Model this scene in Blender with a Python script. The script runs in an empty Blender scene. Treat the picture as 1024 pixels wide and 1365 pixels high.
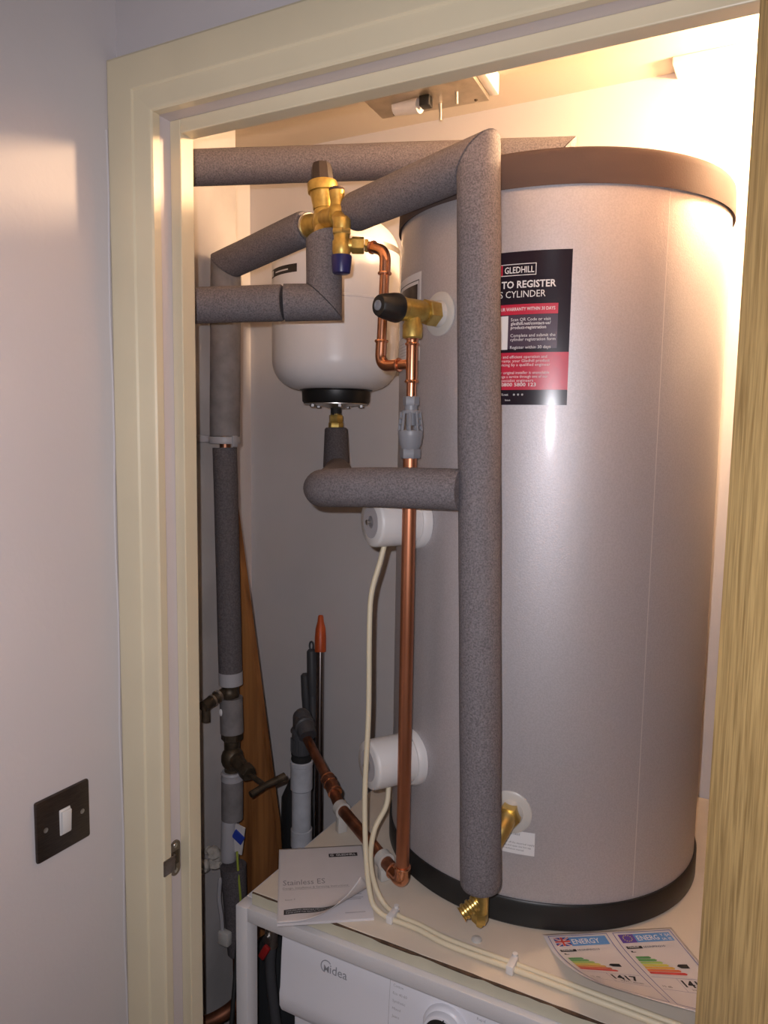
import bpy, bmesh, math, random
from mathutils import Vector, Matrix, noise

# ------------------------------------------------------------------ camera, light, exposure
scene = bpy.context.scene
C = scene.collection
H = 1.66                                   # camera height above the floor
cam_d = bpy.data.cameras.new('camera'); cam = bpy.data.objects.new('camera', cam_d); C.objects.link(cam)
cam_d.sensor_fit = 'VERTICAL'; cam_d.sensor_height = 36.0; cam_d.lens = 36.0 * 1000.0 / 1365.0
cam_d.clip_start = 0.02
Rx, Ry, Rz = (0.88132251, 0.06321044, -0.46826817), (0.4722785, -0.08647388, 0.8771974), (0.01495507, -0.9942468, -0.10606431)
cam.matrix_world = Matrix(((Rx[0], -Rx[1], -Rx[2], 0), (Ry[0], -Ry[1], -Ry[2], 0), (Rz[0], -Rz[1], -Rz[2], H), (0, 0, 0, 1)))
scene.camera = cam

world = bpy.data.worlds.new('world'); scene.world = world; world.use_nodes = True
world.node_tree.nodes['Background'].inputs[0].default_value = (0.55, 0.6, 0.7, 1)
world.node_tree.nodes['Background'].inputs[1].default_value = 0.02

# the phone's flash, a real lamp two centimetres left of and above the lens
fl = bpy.data.lights.new('phone_flash', 'SPOT'); fl.energy = 29.5; fl.color = (0.96, 0.935, 1.0)
fl.shadow_soft_size = 0.004; fl.spot_size = math.radians(134); fl.spot_blend = 0.85
flo = bpy.data.objects.new('phone_flash', fl); C.objects.link(flo)
flo.matrix_world = Matrix.Translation((-0.018, -0.0095, 0.022)) @ cam.matrix_world @ Matrix.Rotation(math.radians(-7), 4, 'X')
# dim fill light behind the camera, added for hallway ambient
hl = bpy.data.lights.new('hall_fill', 'AREA'); hl.energy = 1.0; hl.color = (0.85, 0.9, 1.0); hl.shape = 'DISK'; hl.size = 0.3
hlo = bpy.data.objects.new('hall_fill', hl); C.objects.link(hlo); hlo.location = (0.1, -0.9, 2.42)

vs = scene.view_settings
vs.view_transform = 'Standard'; vs.look = 'None'; vs.gamma = 1.0; vs.use_curve_mapping = False; vs.exposure = 0.0
BULB = Vector((0.18, 1.52, 2.255)); BULB_L = 820.0; BULB_C = (1.0, 0.655, 0.37)

# ------------------------------------------------------------------ materials
def new_mat(name):
    m = bpy.data.materials.new(name); m.use_nodes = True
    return m, m.node_tree.nodes, m.node_tree.links, m.node_tree.nodes['Principled BSDF']

def mat(name, col, rough=0.5, metal=0.0, var=0.0, vscale=8.0, bump=0.0, bscale=200.0, coat=0.0, spec=None, col2=None, stretch=None, detail=3.0, vlo=.35, vhi=.65):
    m, N, L, B = new_mat(name)
    c = (*col, 1)
    B.inputs['Base Color'].default_value = c; B.inputs['Roughness'].default_value = rough; B.inputs['Metallic'].default_value = metal
    if coat: B.inputs['Coat Weight'].default_value = coat; B.inputs['Coat Roughness'].default_value = .15
    if spec is not None: B.inputs['Specular IOR Level'].default_value = spec
    tc = N.new('ShaderNodeTexCoord'); src = tc.outputs['Object']
    if stretch:
        mp = N.new('ShaderNodeMapping'); mp.inputs['Scale'].default_value = stretch; L.new(src, mp.inputs['Vector']); src = mp.outputs[0]
    if var or col2:
        n = N.new('ShaderNodeTexNoise'); n.inputs['Scale'].default_value = vscale; n.inputs['Detail'].default_value = detail; L.new(src, n.inputs['Vector'])
        r = N.new('ShaderNodeValToRGB'); r.color_ramp.elements[0].position = vlo; r.color_ramp.elements[1].position = vhi
        d = col2 if col2 else tuple(x * (1 - var) for x in col)
        r.color_ramp.elements[0].color = (*d, 1); r.color_ramp.elements[1].color = c
        L.new(n.outputs['Fac'], r.inputs[0]); L.new(r.outputs[0], B.inputs['Base Color'])
    if bump:
        n2 = N.new('ShaderNodeTexNoise'); n2.inputs['Scale'].default_value = bscale; n2.inputs['Detail'].default_value = 2.0; L.new(src, n2.inputs['Vector'])
        b = N.new('ShaderNodeBump'); b.inputs['Strength'].default_value = bump; b.inputs['Distance'].default_value = 0.002
        L.new(n2.outputs['Fac'], b.inputs['Height']); L.new(b.outputs[0], B.inputs['Normal'])
    return m

M = {}
M['wall'] = mat('wall_paint', (.56, .525, .535), .7, var=.05, vscale=3, bump=.15, bscale=90)
M['wall_in'] = mat('cupboard_paint', (.63, .60, .60), .75, var=.06, vscale=4, bump=.15, bscale=60)
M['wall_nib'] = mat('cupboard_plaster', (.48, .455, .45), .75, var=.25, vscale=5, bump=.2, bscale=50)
M['bounce_dark'] = mat('bounce_dark', (.26, .19, .145), .85, var=.2, vscale=5, bump=.2, bscale=50)  # dark brown for unseen inner walls, chosen to cut bounced bulb light
M['ceil'] = mat('ceiling_paint', (.70, .66, .60), .8, bump=.1, bscale=80)
M['ceil_in'] = mat('cupboard_ceiling_paint', (.60, .53, .44), .8, bump=.1, bscale=80)
M['floor'] = mat('floor_boards', (.28, .22, .17), .6, var=.4, vscale=6)
M['cream'] = mat('cream_gloss', (.69, .605, .43), .32, var=.07, vscale=5, bump=.06, bscale=60)
M['lilac'] = mat('lining_paint', (.60, .54, .54), .45, var=.06, vscale=6)
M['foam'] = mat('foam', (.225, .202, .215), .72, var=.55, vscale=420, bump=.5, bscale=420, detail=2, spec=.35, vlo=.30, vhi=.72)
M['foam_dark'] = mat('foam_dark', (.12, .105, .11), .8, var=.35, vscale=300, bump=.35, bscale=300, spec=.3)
M['foam_smooth'] = mat('foam_smooth', (.20, .185, .185), .7, var=.25, vscale=40, bump=.1, bscale=120)
M['copper'] = mat('copper', (.80, .38, .22), .27, 1.0, col2=(.64, .28, .16), vscale=14)
M['copper_dull'] = mat('copper_dull', (.56, .235, .13), .40, .9, col2=(.42, .16, .085), vscale=12, stretch=(1, 1, .3))
M['copper_old'] = mat('copper_old', (.40, .17, .10), .42, .9, var=.5, vscale=25)
M['brass'] = mat('brass', (.62, .45, .13), .40, .75, col2=(.44, .30, .08), vscale=70)
M['brass_new'] = mat('brass_new', (.66, .49, .17), .34, .85, col2=(.50, .35, .11), vscale=60)
M['brass_old'] = mat('brass_old', (.10, .075, .05), .5, .6, var=.5, vscale=50)
M['bolt'] = mat('bolt_steel', (.30, .29, .29), .5, .9)
M['steel'] = mat('steel', (.62, .60, .57), .35, 1.0, var=.2, vscale=30)
M['silver'] = mat('silver_paint', (.52, .49, .505), .50, .45, spec=.2, coat=.22, var=.10, vscale=420, bump=.10, bscale=500, detail=1)
M['seam'] = mat('seam_edge', (.68, .64, .62), .4, .3)
M['cap'] = mat('cap_plastic', (.100, .072, .064), .6, spec=.02, bump=.08, bscale=400)
M['cap_dark'] = mat('cap_dark', (.035, .024, .021), .5)
M['black'] = mat('black_plastic', (.012, .012, .012), .42)
M['blackmatt'] = mat('black_rubber', (.015, .015, .015), .75)
M['navy'] = mat('navy_plastic', (.012, .014, .10), .35)
M['white_vessel'] = mat('vessel_enamel', (.82, .80, .81), .36)
M['white_pl'] = mat('white_plastic', (.66, .64, .63), .45)
M['white_clear'] = mat('milky_plastic', (.52, .50, .47), .35)
M['grey_pl'] = mat('grey_plastic', (.22, .225, .25), .42)
M['cable'] = mat('cable', (.66, .58, .42), .5)
M['laminate'] = mat('laminate', (.68, .60, .50), .45, var=.10, vscale=9, bump=.03, bscale=200)
M['lip'] = mat('edge_band', (.56, .52, .40), .5, var=.12, vscale=14)
M['chip'] = mat('chipboard', (.10, .055, .03), .9, var=.5, vscale=90)
M['frame'] = mat('white_metal', (.66, .64, .65), .38, var=.05, vscale=10)
M['washer'] = mat('washer_enamel', (.80, .79, .84), .38)
M['washer_grey'] = mat('washer_print', (.30, .30, .33), .5)
M['paper'] = mat('paper', (.62, .58, .58), .7, var=.04, vscale=20)
M['paper2'] = mat('paper_inner', (.64, .61, .63), .7)
M['print_grey'] = mat('print_grey', (.22, .21, .22), .7)
M['print_light'] = mat('print_light', (.42, .40, .42), .7)
M['print_black'] = mat('print_black', (.016, .013, .014), .55)
M['print_white'] = mat('print_white', (.72, .70, .70), .6)
M['st_black'] = mat('sticker_black', (.020, .013, .020), .22)
M['st_red'] = mat('sticker_red', (.50, .022, .055), .30)
M['st_plum'] = mat('sticker_plum', (.075, .05, .075), .25)
M['blue'] = mat('print_blue', (.10, .26, .56), .6)
M['flag_blue'] = mat('flag_blue', (.03, .05, .25), .6)
M['purple'] = mat('print_purple', (.10, .05, .30), .6)
M['ered'] = mat('print_red', (.55, .06, .04), .6)
for i, c in enumerate([(.08, .26, .09), (.12, .33, .10), (.34, .50, .12), (.62, .55, .10), (.62, .36, .07), (.62, .16, .06), (.58, .06, .05)]):
    M['e%d' % i] = mat('energy_bar_%d' % i, c, .6)
M['orange'] = mat('orange_plastic', (.50, .080, .016), .4)
M['pole'] = mat('pole_metal', (.30, .26, .25), .22, 1.0)
M['dkgrey'] = mat('dark_grey_plastic', (.06, .06, .065), .5)
M['pvc'] = mat('white_waste_plastic', (.52, .53, .57), .45, var=.2, vscale=30)
M['red'] = mat('red_plastic', (.30, .015, .015), .4)
M['bluetape'] = mat('blue_tape', (.02, .05, .35), .5)
M['tape'] = mat('grey_tape', (.36, .35, .37), .45)
M['plaster'] = mat('plaster', (.50, .46, .41), .9, var=.4, vscale=60, bump=.8, bscale=80)
M['bag'] = mat('black_bag', (.02, .022, .024), .35, bump=.4, bscale=40)
M['switch'] = mat('brushed_bronze', (.085, .065, .055), .38, .8, var=.25, vscale=60, stretch=(1, 1, 14))
M['strike'] = mat('strike_steel', (.34, .29, .25), .4, 1.0, var=.3, vscale=40)
M['galv'] = mat('galvanised', (.52, .47, .40), .42, .9, var=.25, vscale=25)
M['greenwire'] = mat('earth_wire', (.30, .36, .05), .5)

def wood(name, c1, c2, rough, ring=9.0, stretch=(14, 14, .7), grain=60):
    m, N, L, B = new_mat(name)
    tc = N.new('ShaderNodeTexCoord'); mp = N.new('ShaderNodeMapping'); mp.inputs['Scale'].default_value = stretch
    L.new(tc.outputs['Object'], mp.inputs[0])
    n = N.new('ShaderNodeTexNoise'); n.inputs['Scale'].default_value = ring; n.inputs['Detail'].default_value = 5; n.inputs['Distortion'].default_value = .6; L.new(mp.outputs[0], n.inputs[0])
    n2 = N.new('ShaderNodeTexNoise'); n2.inputs['Scale'].default_value = grain; n2.inputs['Detail'].default_value = 2; L.new(mp.outputs[0], n2.inputs[0])
    ad = N.new('ShaderNodeMath'); ad.operation = 'MULTIPLY_ADD'; ad.inputs[1].default_value = .45; L.new(n2.outputs[0], ad.inputs[0]); L.new(n.outputs[0], ad.inputs[2])
    r = N.new('ShaderNodeValToRGB'); r.color_ramp.elements[0].position = .52; r.color_ramp.elements[1].position = .86
    r.color_ramp.elements[0].color = (*c1, 1); r.color_ramp.elements[1].color = (*c2, 1)
    L.new(ad.outputs[0], r.inputs[0]); L.new(r.outputs[0], B.inputs['Base Color']); B.inputs['Roughness'].default_value = rough
    b = N.new('ShaderNodeBump'); b.inputs['Strength'].default_value = .15; b.inputs['Distance'].default_value = .001
    L.new(ad.outputs[0], b.inputs['Height']); L.new(b.outputs[0], B.inputs['Normal'])
    return m
M['oak'] = wood('oak_veneer', (.29, .185, .066), (.54, .375, .155), .5, ring=5.0, stretch=(40, 40, 1.6), grain=14)
M['plank'] = wood('plank_wood', (.15, .055, .016), (.36, .15, .045), .45, ring=2.0, stretch=(16, 16, .9), grain=5)
m, N, L, B = new_mat('bulb_glow'); B.inputs['Emission Color'].default_value = (*BULB_C, 1); B.inputs['Emission Strength'].default_value = BULB_L
B.inputs['Base Color'].default_value = (0, 0, 0, 1); M['bulb'] = m

# ------------------------------------------------------------------ mesh building
V = Vector
def rot_to(axis):
    return V((0, 0, 1)).rotation_difference(V(axis).normalized()).to_matrix()

class MB:
    def __init__(s): s.v = []; s.f = []
    def add(s, vs, fs):
        o = len(s.v); s.v += [V(p) for p in vs]; s.f += [tuple(i + o for i in f) for f in fs]; return s
    def box(s, lo, hi, bev=0.0):
        bm = bmesh.new(); bmesh.ops.create_cube(bm, size=1)
        lo, hi = V(lo), V(hi)
        for v in bm.verts: v.co = V(((v.co.x + .5) * (hi.x - lo.x) + lo.x, (v.co.y + .5) * (hi.y - lo.y) + lo.y, (v.co.z + .5) * (hi.z - lo.z) + lo.z))
        if bev: bmesh.ops.bevel(bm, geom=bm.edges[:], offset=bev, segments=2, profile=.5, affect='EDGES')
        return s.bm(bm)
    def bm(s, bm, mx=None):
        bm.verts.index_update()
        s.add([(mx @ v.co if mx else v.co) for v in bm.verts], [tuple(v.index for v in f.verts) for f in bm.faces]); bm.free(); return s
    def obox(s, c, size, rot, bev=0.0):                      # oriented box, rot: 3x3
        t = MB().box([-x / 2 for x in size], [x / 2 for x in size], bev)
        return s.add([V(c) + rot @ p for p in t.v], t.f)
    def lathe(s, prof, origin=(0, 0, 0), axis=(0, 0, 1), n=32, rot=0.0):
        R = rot_to(axis); o = V(origin); vs = []; fs = []
        for r, z in prof:
            for k in range(n):
                a = 2 * math.pi * k / n + rot
                vs.append(o + R @ V((r * math.cos(a), r * math.sin(a), z)))
        for i in range(len(prof) - 1):
            for k in range(n):
                fs.append((i * n + k, i * n + (k + 1) % n, (i + 1) * n + (k + 1) % n, (i + 1) * n + k))
        fs.append(tuple(range(n - 1, -1, -1))); fs.append(tuple((len(prof) - 1) * n + k for k in range(n)))
        return s.add(vs, fs)
    def cyl(s, a, b, r, n=24, r2=None, bev=0.0):
        a, b = V(a), V(b); Ln = (b - a).length; r2 = r if r2 is None else r2
        prof = [(r, 0), (r2, Ln)] if not bev else [(r - bev, 0), (r, bev), (r2, Ln - bev), (r2 - bev, Ln)]
        return s.lathe(prof, a, b - a, n)
    def hexn(s, a, b, r, rot=0.0):
        a, b = V(a), V(b); L_ = (b - a).length; e = min(.0015, L_ * .2)
        return s.lathe([(r * .93, 0), (r, e), (r, L_ - e), (r * .93, L_)], a, b - a, 6, rot)
    def tube(s, pts, r, n=20, wob=0.0, seed=0, n0=None, n1=None, caps=True):
        pts = [V(p) for p in pts]; K = len(pts); rs = r if hasattr(r, '__len__') else [r] * K
        T = []
        for i in range(K):
            t = (pts[min(i + 1, K - 1)] - pts[max(i - 1, 0)]).normalized(); T.append(t)
        u = T[0].orthogonal().normalized(); vs = []; fs = []
        for i in range(K):
            u = (u - T[i] * u.dot(T[i])).normalized(); w = T[i].cross(u)
            for k in range(n):
                a = 2 * math.pi * k / n; q = u * math.cos(a) + w * math.sin(a)
                rr = rs[i]
                if wob: rr *= 1 + wob * noise.noise(pts[i] * 14 + q * 1.3 + V((seed, 0, 0)))
                p = pts[i] + q * rr
                if i == 0 and n0 is not None:
                    nn = V(n0); p = p - T[i] * ((p - pts[i]).dot(nn) / T[i].dot(nn))
                if i == K - 1 and n1 is not None:
                    nn = V(n1); p = p - T[i] * ((p - pts[i]).dot(nn) / T[i].dot(nn))
                vs.append(p)
        for i in range(K - 1):
            for k in range(n):
                fs.append((i * n + k, i * n + (k + 1) % n, (i + 1) * n + (k + 1) % n, (i + 1) * n + k))
        if caps: fs.append(tuple(range(n - 1, -1, -1))); fs.append(tuple((K - 1) * n + k for k in range(n)))
        return s.add(vs, fs)
    def sleeve(s, a, b, r, n0=None, n1=None, r2=None, wob=.02, seed=0, n=28, step=.03, rounde=0.0):
        a, b = V(a), V(b); K = max(3, int((b - a).length / step)); r2 = r if r2 is None else r2
        lo = 0.0 if n0 is None else r * 1.05 / (b - a).length; hi = 1.0 if n1 is None else 1 - r * 1.05 / (b - a).length
        ts = [0.0] + ([rounde * .4, rounde] if rounde and n0 is None else []) + [max(lo, rounde) + (min(hi, 1 - rounde) - max(lo, rounde)) * i / K for i in range(0 if lo or rounde else 1, K + (1 if n1 is not None or rounde else 0))] + ([1 - rounde * .4] if rounde and n1 is None else []) + [1.0]
        ts = sorted(set(round(t, 5) for t in ts))
        rr = []
        for t in ts:
            q = r + (r2 - r) * t
            if rounde and n0 is None and t < rounde: q *= .90 + .10 * math.sqrt(max(0, t / rounde))
            if rounde and n1 is None and t > 1 - rounde: q *= .90 + .10 * math.sqrt(max(0, (1 - t) / rounde))
            rr.append(q)
        return s.tube([a.lerp(b, t) for t in ts], rr, n, wob, seed, n0, n1)
    def grid(s, fn, nu, nv):
        vs = [fn(i / nu, j / nv) for j in range(nv + 1) for i in range(nu + 1)]
        fs = [(j * (nu + 1) + i, j * (nu + 1) + i + 1, (j + 1) * (nu + 1) + i + 1, (j + 1) * (nu + 1) + i) for j in range(nv) for i in range(nu)]
        return s.add(vs, fs)
    def ball(s, c, r, n=20, sc=(1, 1, 1)):
        bm = bmesh.new(); bmesh.ops.create_uvsphere(bm, u_segments=n, v_segments=n // 2, radius=r)
        for v in bm.verts: v.co = V((v.co.x * sc[0] + c[0], v.co.y * sc[1] + c[1], v.co.z * sc[2] + c[2]))
        return s.bm(bm)

def fillet(pts, rad, k=7):
    pts = [V(p) for p in pts]; out = [pts[0]]
    for i in range(1, len(pts) - 1):
        p = pts[i]; a = (pts[i - 1] - p); b = (pts[i + 1] - p); d = min(rad, a.length * .49, b.length * .49)
        a = p + a.normalized() * d; b = p + b.normalized() * d
        for j in range(k + 1):
            t = j / k; out.append(a.lerp(p, t).lerp(p.lerp(b, t), t))
    out.append(pts[-1]); return out

def smooth_path(pts, k=8):
    pts = [V(p) for p in pts]; P = [pts[0] * 2 - pts[1]] + pts + [pts[-1] * 2 - pts[-2]]; out = []
    for i in range(1, len(P) - 2):
        for j in range(k):
            t = j / k; a, b, c, d = P[i - 1], P[i], P[i + 1], P[i + 2]
            out.append(.5 * ((2 * b) + (c - a) * t + (2 * a - 5 * b + 4 * c - d) * t * t + (3 * b - a - 3 * c + d) * t ** 3))
    out.append(pts[-1]); return out

def obj(name, mb, m, parent=None, smooth=True, angle=38, clean=True):
    me = bpy.data.meshes.new(name)
    vs = mb.v
    lo = V((min(p.x for p in vs), min(p.y for p in vs), min(p.z for p in vs))); hi = V((max(p.x for p in vs), max(p.y for p in vs), max(p.z for p in vs)))
    o0 = V(((lo.x + hi.x) / 2, (lo.y + hi.y) / 2, lo.z))
    me.from_pydata([p - o0 for p in vs], [], mb.f)
    if clean:
        bm = bmesh.new(); bm.from_mesh(me); bmesh.ops.recalc_face_normals(bm, faces=bm.faces); bm.to_mesh(me); bm.free()
    if smooth:
        me.polygons.foreach_set('use_smooth', [True] * len(me.polygons)); me.set_sharp_from_angle(angle=math.radians(angle))
    me.materials.append(M[m] if isinstance(m, str) else m)
    o = bpy.data.objects.new(name, me); C.objects.link(o)
    if parent is not None:
        o.parent = parent; pw = V((0, 0, 0)); q = parent
        while q is not None: pw = pw + q.location; q = q.parent
        o.location = o0 - pw
    else: o.location = o0
    return o
def thing(name, label, cat, loc, group=None):
    o = bpy.data.objects.new(name, None); o.empty_display_size = .05; C.objects.link(o); o.location = loc
    o['label'] = label; o['category'] = cat
    if group: o['group'] = group
    return o
def tag(o, label, cat, group=None):
    o['label'] = label; o['category'] = cat
    if group: o['group'] = group
    return o
def struct(name, mb, m, parent=None, **k):
    o = obj(name, mb, m, parent, **k)
    if parent is None: o['kind'] = 'structure'
    return o

_txt = {}
def text(body, size, fn, bold=0.0, align='LEFT', width=None, shear=0.0, mb=None):
    """filled lettering; fn maps flat (x, y) to the world"""
    key = (body, bold)
    if key not in _txt:
        cu = bpy.data.curves.new('lettering', 'FONT'); cu.body = body; cu.size = 1.0; cu.offset = bold; cu.resolution_u = 2
        to = bpy.data.objects.new('lettering', cu); C.objects.link(to)
        dg = bpy.context.evaluated_depsgraph_get(); ev = to.evaluated_get(dg); me = ev.to_mesh()
        _txt[key] = ([v.co.copy() for v in me.vertices], [tuple(p.vertices) for p in me.polygons]); ev.to_mesh_clear()
        bpy.data.objects.remove(to); bpy.data.curves.remove(cu)
    vs, fs = _txt[key]
    x0 = min(p.x for p in vs); x1 = max(p.x for p in vs); sx = size if width is None else width / (x1 - x0)
    off = {'LEFT': 0, 'CENTER': -(x1 - x0) / 2, 'RIGHT': -(x1 - x0)}[align]
    mb = mb or MB()
    return mb.add([fn((p.x - x0 + off) * sx + shear * p.y * size, p.y * size) for p in vs], fs)
def rect(mb, fn, x0, y0, x1, y1, nx=1, ny=1):
    return mb.grid(lambda u, v: fn(x0 + (x1 - x0) * u, y0 + (y1 - y0) * v), nx, ny)

# ------------------------------------------------------------------ the setting
ZC = 2.38; ZH = 2.46
struct('floor', MB().box((-1.6, -1.7, -.05), (1.2, 1.8, 0)), 'floor', smooth=False)
struct('wall_left', MB().box((-.95, -1.6, 0), (-.853, .791, ZH)), 'wall', smooth=False)
fw = MB().box((-1.42, .791, 0), (-.805, .845, ZH)).box((.008, .791, 0), (1.1, .845, ZH)).box((-.805, .791, 2.105), (.008, .845, ZH))
struct('wall_front', fw, 'wall', smooth=False)
struct('wall_right', MB().box((1.0, -1.6, 0), (1.1, .791, ZH)), 'wall', smooth=False)
struct('wall_rear', MB().box((-.95, -1.7, 0), (1.1, -1.6, ZH)), 'wall', smooth=False)
struct('ceiling', MB().box((-.95, -1.7, ZH), (1.1, .845, ZH + .05)), 'ceil', smooth=False)
struct('ceiling_cupboard', MB().box((-1.42, .845, ZC), (.52, 1.76, ZC + .05)), 'ceil_in', smooth=False)
struct('wall_back', MB().box((-1.42, 1.66, 0), (.52, 1.76, ZC)), 'wall_in', smooth=False)
struct('wall_cupboard_left', MB().box((-1.42, 1.287, 0), (-1.306, 1.66, ZC)), 'wall_in', smooth=False)
struct('wall_nib', MB().box((-1.42, .845, 0), (-1.05, 1.287, ZC)), 'wall_nib', smooth=False)
struct('wall_cupboard_right', MB().box((.42, .845, 0), (.52, 1.66, ZC)), 'bounce_dark', smooth=False)
struct('wall_bounce_skin', MB().box((.012, .8455, 0), (.419, .855, ZC)), 'bounce_dark', smooth=False)  # unseen thin skin, added so the inner front bounces less bulb light
struct('trim_boxing', MB().box((-.240, 1.590, 2.366), (.42, 1.66, ZC), .002), 'ceil', smooth=False)

# door frame: architrave with a stepped moulding, lining, stops
prof = [(0, 0), (0, .0185), (.003, .020), (.0435, .020), (.0455, .0195), (.0475, .0168), (.0500, .0162), (.0720, .0162), (.0755, .0150), (.0775, .0125), (.0775, 0)]
ZT = 2.1585
def archi_side(x_out, sgn):
    mb = MB(); n = len(prof)
    vs = [(x_out + sgn * w, .791 - t, 0) for w, t in prof] + [(x_out + sgn * w, .791 - t, ZT - w) for w, t in prof]
    return mb.add(vs, [(i, (i + 1) % n, n + (i + 1) % n, n + i) for i in range(n)] + [tuple(range(n)), tuple(range(n, 2 * n))])
XR = .073
arch = struct('trim_1', archi_side(-.8525, 1), 'cream', angle=25)
mb = MB(); n = len(prof)
mb.add([(-.8525 + w, .791 - t, ZT - w) for w, t in prof] + [(XR - w, .791 - t, ZT - w) for w, t in prof], [(i, (i + 1) % n, n + (i + 1) % n, n + i) for i in range(n)] + [tuple(range(n)), tuple(range(n, 2 * n))])
struct('trim_2', mb, 'cream', angle=25)
struct('trim_3', archi_side(XR, -1), 'cream', angle=25)
struct('trim_4', MB().box((-.805, .791, 0), (-.785, .845, 2.105)).box((-.012, .791, 0), (.008, .845, 2.105)).box((-.785, .791, 2.085), (-.012, .845, 2.105)), 'lilac', smooth=False)
struct('trim_5', MB().box((-.785, .8205, 0), (-.766, .847, 2.085), .0015).box((-.031, .8205, 0), (-.012, .847, 2.085), .0015).box((-.766, .8205, 2.066), (-.031, .847, 2.085), .0015), 'cream', smooth=False)
# sealant bead between left wall and architrave
struct('trim_6', MB().tube([(-.8535, .7705 + .0015 * math.sin(k * 1.7), .02 + k * .0853) for k in range(25)], .0022, 6), 'wall')

# the oak door, swung wide open on the right
dr = bpy.data.objects.new('door_1', None); C.objects.link(dr); dr['kind'] = 'structure'; dr.location = (-.012, .773, 0); dr.rotation_euler = (0, 0, math.radians(122))
def dchild(name, mb, m, **k):
    o = obj(name, mb, m, None, **k); o.parent = dr; return o
dchild('door_leaf', MB().box((-.758, .0, .008), (-.002, .040, 2.078), .0012), 'oak', smooth=False)
for z in (.25, 1.05, 1.83):
    dchild('hinge', MB().cyl((0, -.006, z - .05), (0, -.006, z + .05), .006, 12).box((-.032, .0005, z - .05), (-.004, -.002, z + .05)), 'steel')
dchild('door_handle', MB().cyl((-.70, .04, 1.0), (-.70, .05, 1.0), .026, 24).cyl((-.70, .05, 1.0), (-.70, .085, 1.0), .009, 16).tube(fillet([(-.70, .085, 1.0), (-.66, .088, 1.0), (-.58, .086, 1.0)], .02), .0085, 14), 'steel')

# ------------------------------------------------------------------ platform over the washing machine
W = .902
wt = thing('worktop', 'cream laminate board resting on the white frame under the cylinder', 'worktop', (-.25, 1.28, .88))
obj('board', MB().box((-.732, .9315, .8805), (.24, 1.655, W), .0008), 'laminate', wt, smooth=False)
obj('edge_band', MB().box((-.732, .9285, .8805), (.24, .9313, .9005), .0006), 'lip', wt, smooth=False)
mb = MB(); random.seed(4)
pts = [(-.7318 + .972 * i / 60, .9303, W - .0022) for i in range(61)]
mb.tube(pts, [.0017 + .0011 * random.random() for _ in pts], 6)
obj('worn_edge', mb, 'chip', wt)['label'] = 'dark worn joint along the front edge'
fr = thing('platform_frame', 'white square tube metal frame standing over the washing machine', 'frame', (-.25, 1.28, 0))
XL, XRF, YF, YB = -.757, .235, .917, 1.64
for (x, y) in ((XL, YF), (XRF - .025, YF), (XL, YB - .025), (XRF - .025, YB - .025)):
    obj('post', MB().box((x, y, 0), (x + .0235, y + .028, .8785), .0015), 'frame', fr)
obj('rail', MB().box((XL + .0237, YF, .8555), (XRF - .025, YF + .025, .880), .0015), 'frame', fr)
obj('rail', MB().box((XL + .0237, YB - .025, .8555), (XRF - .025, YB, .880), .0015), 'frame', fr)
for x in (XL, XRF - .025):
    obj('rail', MB().box((x, YF + .0282, .8555), (x + .0235, YB - .0252, .8785), .0015), 'frame', fr)

# ------------------------------------------------------------------ washing machine
wm = thing('washing_machine', 'white front-loading washing machine under the metal frame', 'washing machine', (-.393, 1.25, 0))
wx0, wx1 = -.693, -.098
obj('body', MB().box((wx0 + .004, .985, .02), (wx1 - .004, 1.53, .846), .008), 'washer', wm)
for fx_ in (wx0 + .05, wx1 - .05):
    for fy_ in (1.03, 1.48): obj('foot', MB().cyl((fx_, fy_, 0), (fx_, fy_, .026), .02, 16), 'black', wm)
# control panel with a rolled lower lip
pp = [(.985, .846), (.975, .846), (.966, .843), (.9615, .836), (.957, .790), (.9535, .733), (.951, .722), (.9515, .700), (.956, .690), (.965, .685), (.985, .685)]
mb = MB(); n = len(pp)
mb.add([(wx0, y, z) for y, z in pp] + [(wx0 + .003, y - .0015, z) for y, z in pp] + [(wx1 - .003, y - .0015, z) for y, z in pp] + [(wx1, y, z) for y, z in pp], [(k * n + i, k * n + (i + 1) % n, (k + 1) * n + (i + 1) % n, (k + 1) * n + i) for k in range(3) for i in range(n)] + [tuple(range(n)), tuple(range(3 * n, 4 * n))])
pan = obj('control_panel', mb, 'washer', wm, angle=30)
def pfn(x, y):      # flat x along the panel, y = height, on the sloping face
    z = .79 + y
    yy = .9535 + (.957 - .9535) * (z - .733) / (.790 - .733) if z < .79 else .957 + (.9615 - .957) * (z - .79) / (.836 - .79)
    return V((x, yy - .0021, z))
mb = MB(); rect(mb, pfn, wx0 + .205, -.055, wx0 + .2056, .044, 1, 8); obj('drawer_seam', mb, 'print_light', pan)
lg = MB(); text('idea', .0205, lambda x, y: pfn(-.5965 + x, .001 + y), .004, mb=lg)
text('M', .0150, lambda x, y: pfn(-.6080 + x, .001 + y), .010, mb=lg)
arc = [pfn(-.6035 + .0098 * math.cos(a), .0095 + .0098 * math.sin(a)) for a in [math.radians(d) for d in range(40, 262, 12)]]
lg.tube(arc, .0008, 6)
lo_ = obj('logo', lg, 'washer_grey', pan, smooth=False, clean=False); lo_['label'] = 'grey brand lettering'
kc = pfn(-.392, -.009); ax = V((0, -1, .08)).normalized()
kb = obj('programme_dial', MB().lathe([(.036, -.002), (.036, .004), (.034, .008), (.0305, .010), (.0300, .020), (.0285, .022), (.0255, .022)], kc, ax, 40), 'washer', pan)
obj('dial_face', MB().lathe([(.0252, .014), (.0252, .0222), (.022, .0235)], kc, ax, 40), 'black', kb)
R_ = rot_to(ax)
obj('pointer', MB().obox(kc + V((.004, -.0225, .0285)), (.0015, .001, .007), R_), 'black', kb)
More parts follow.
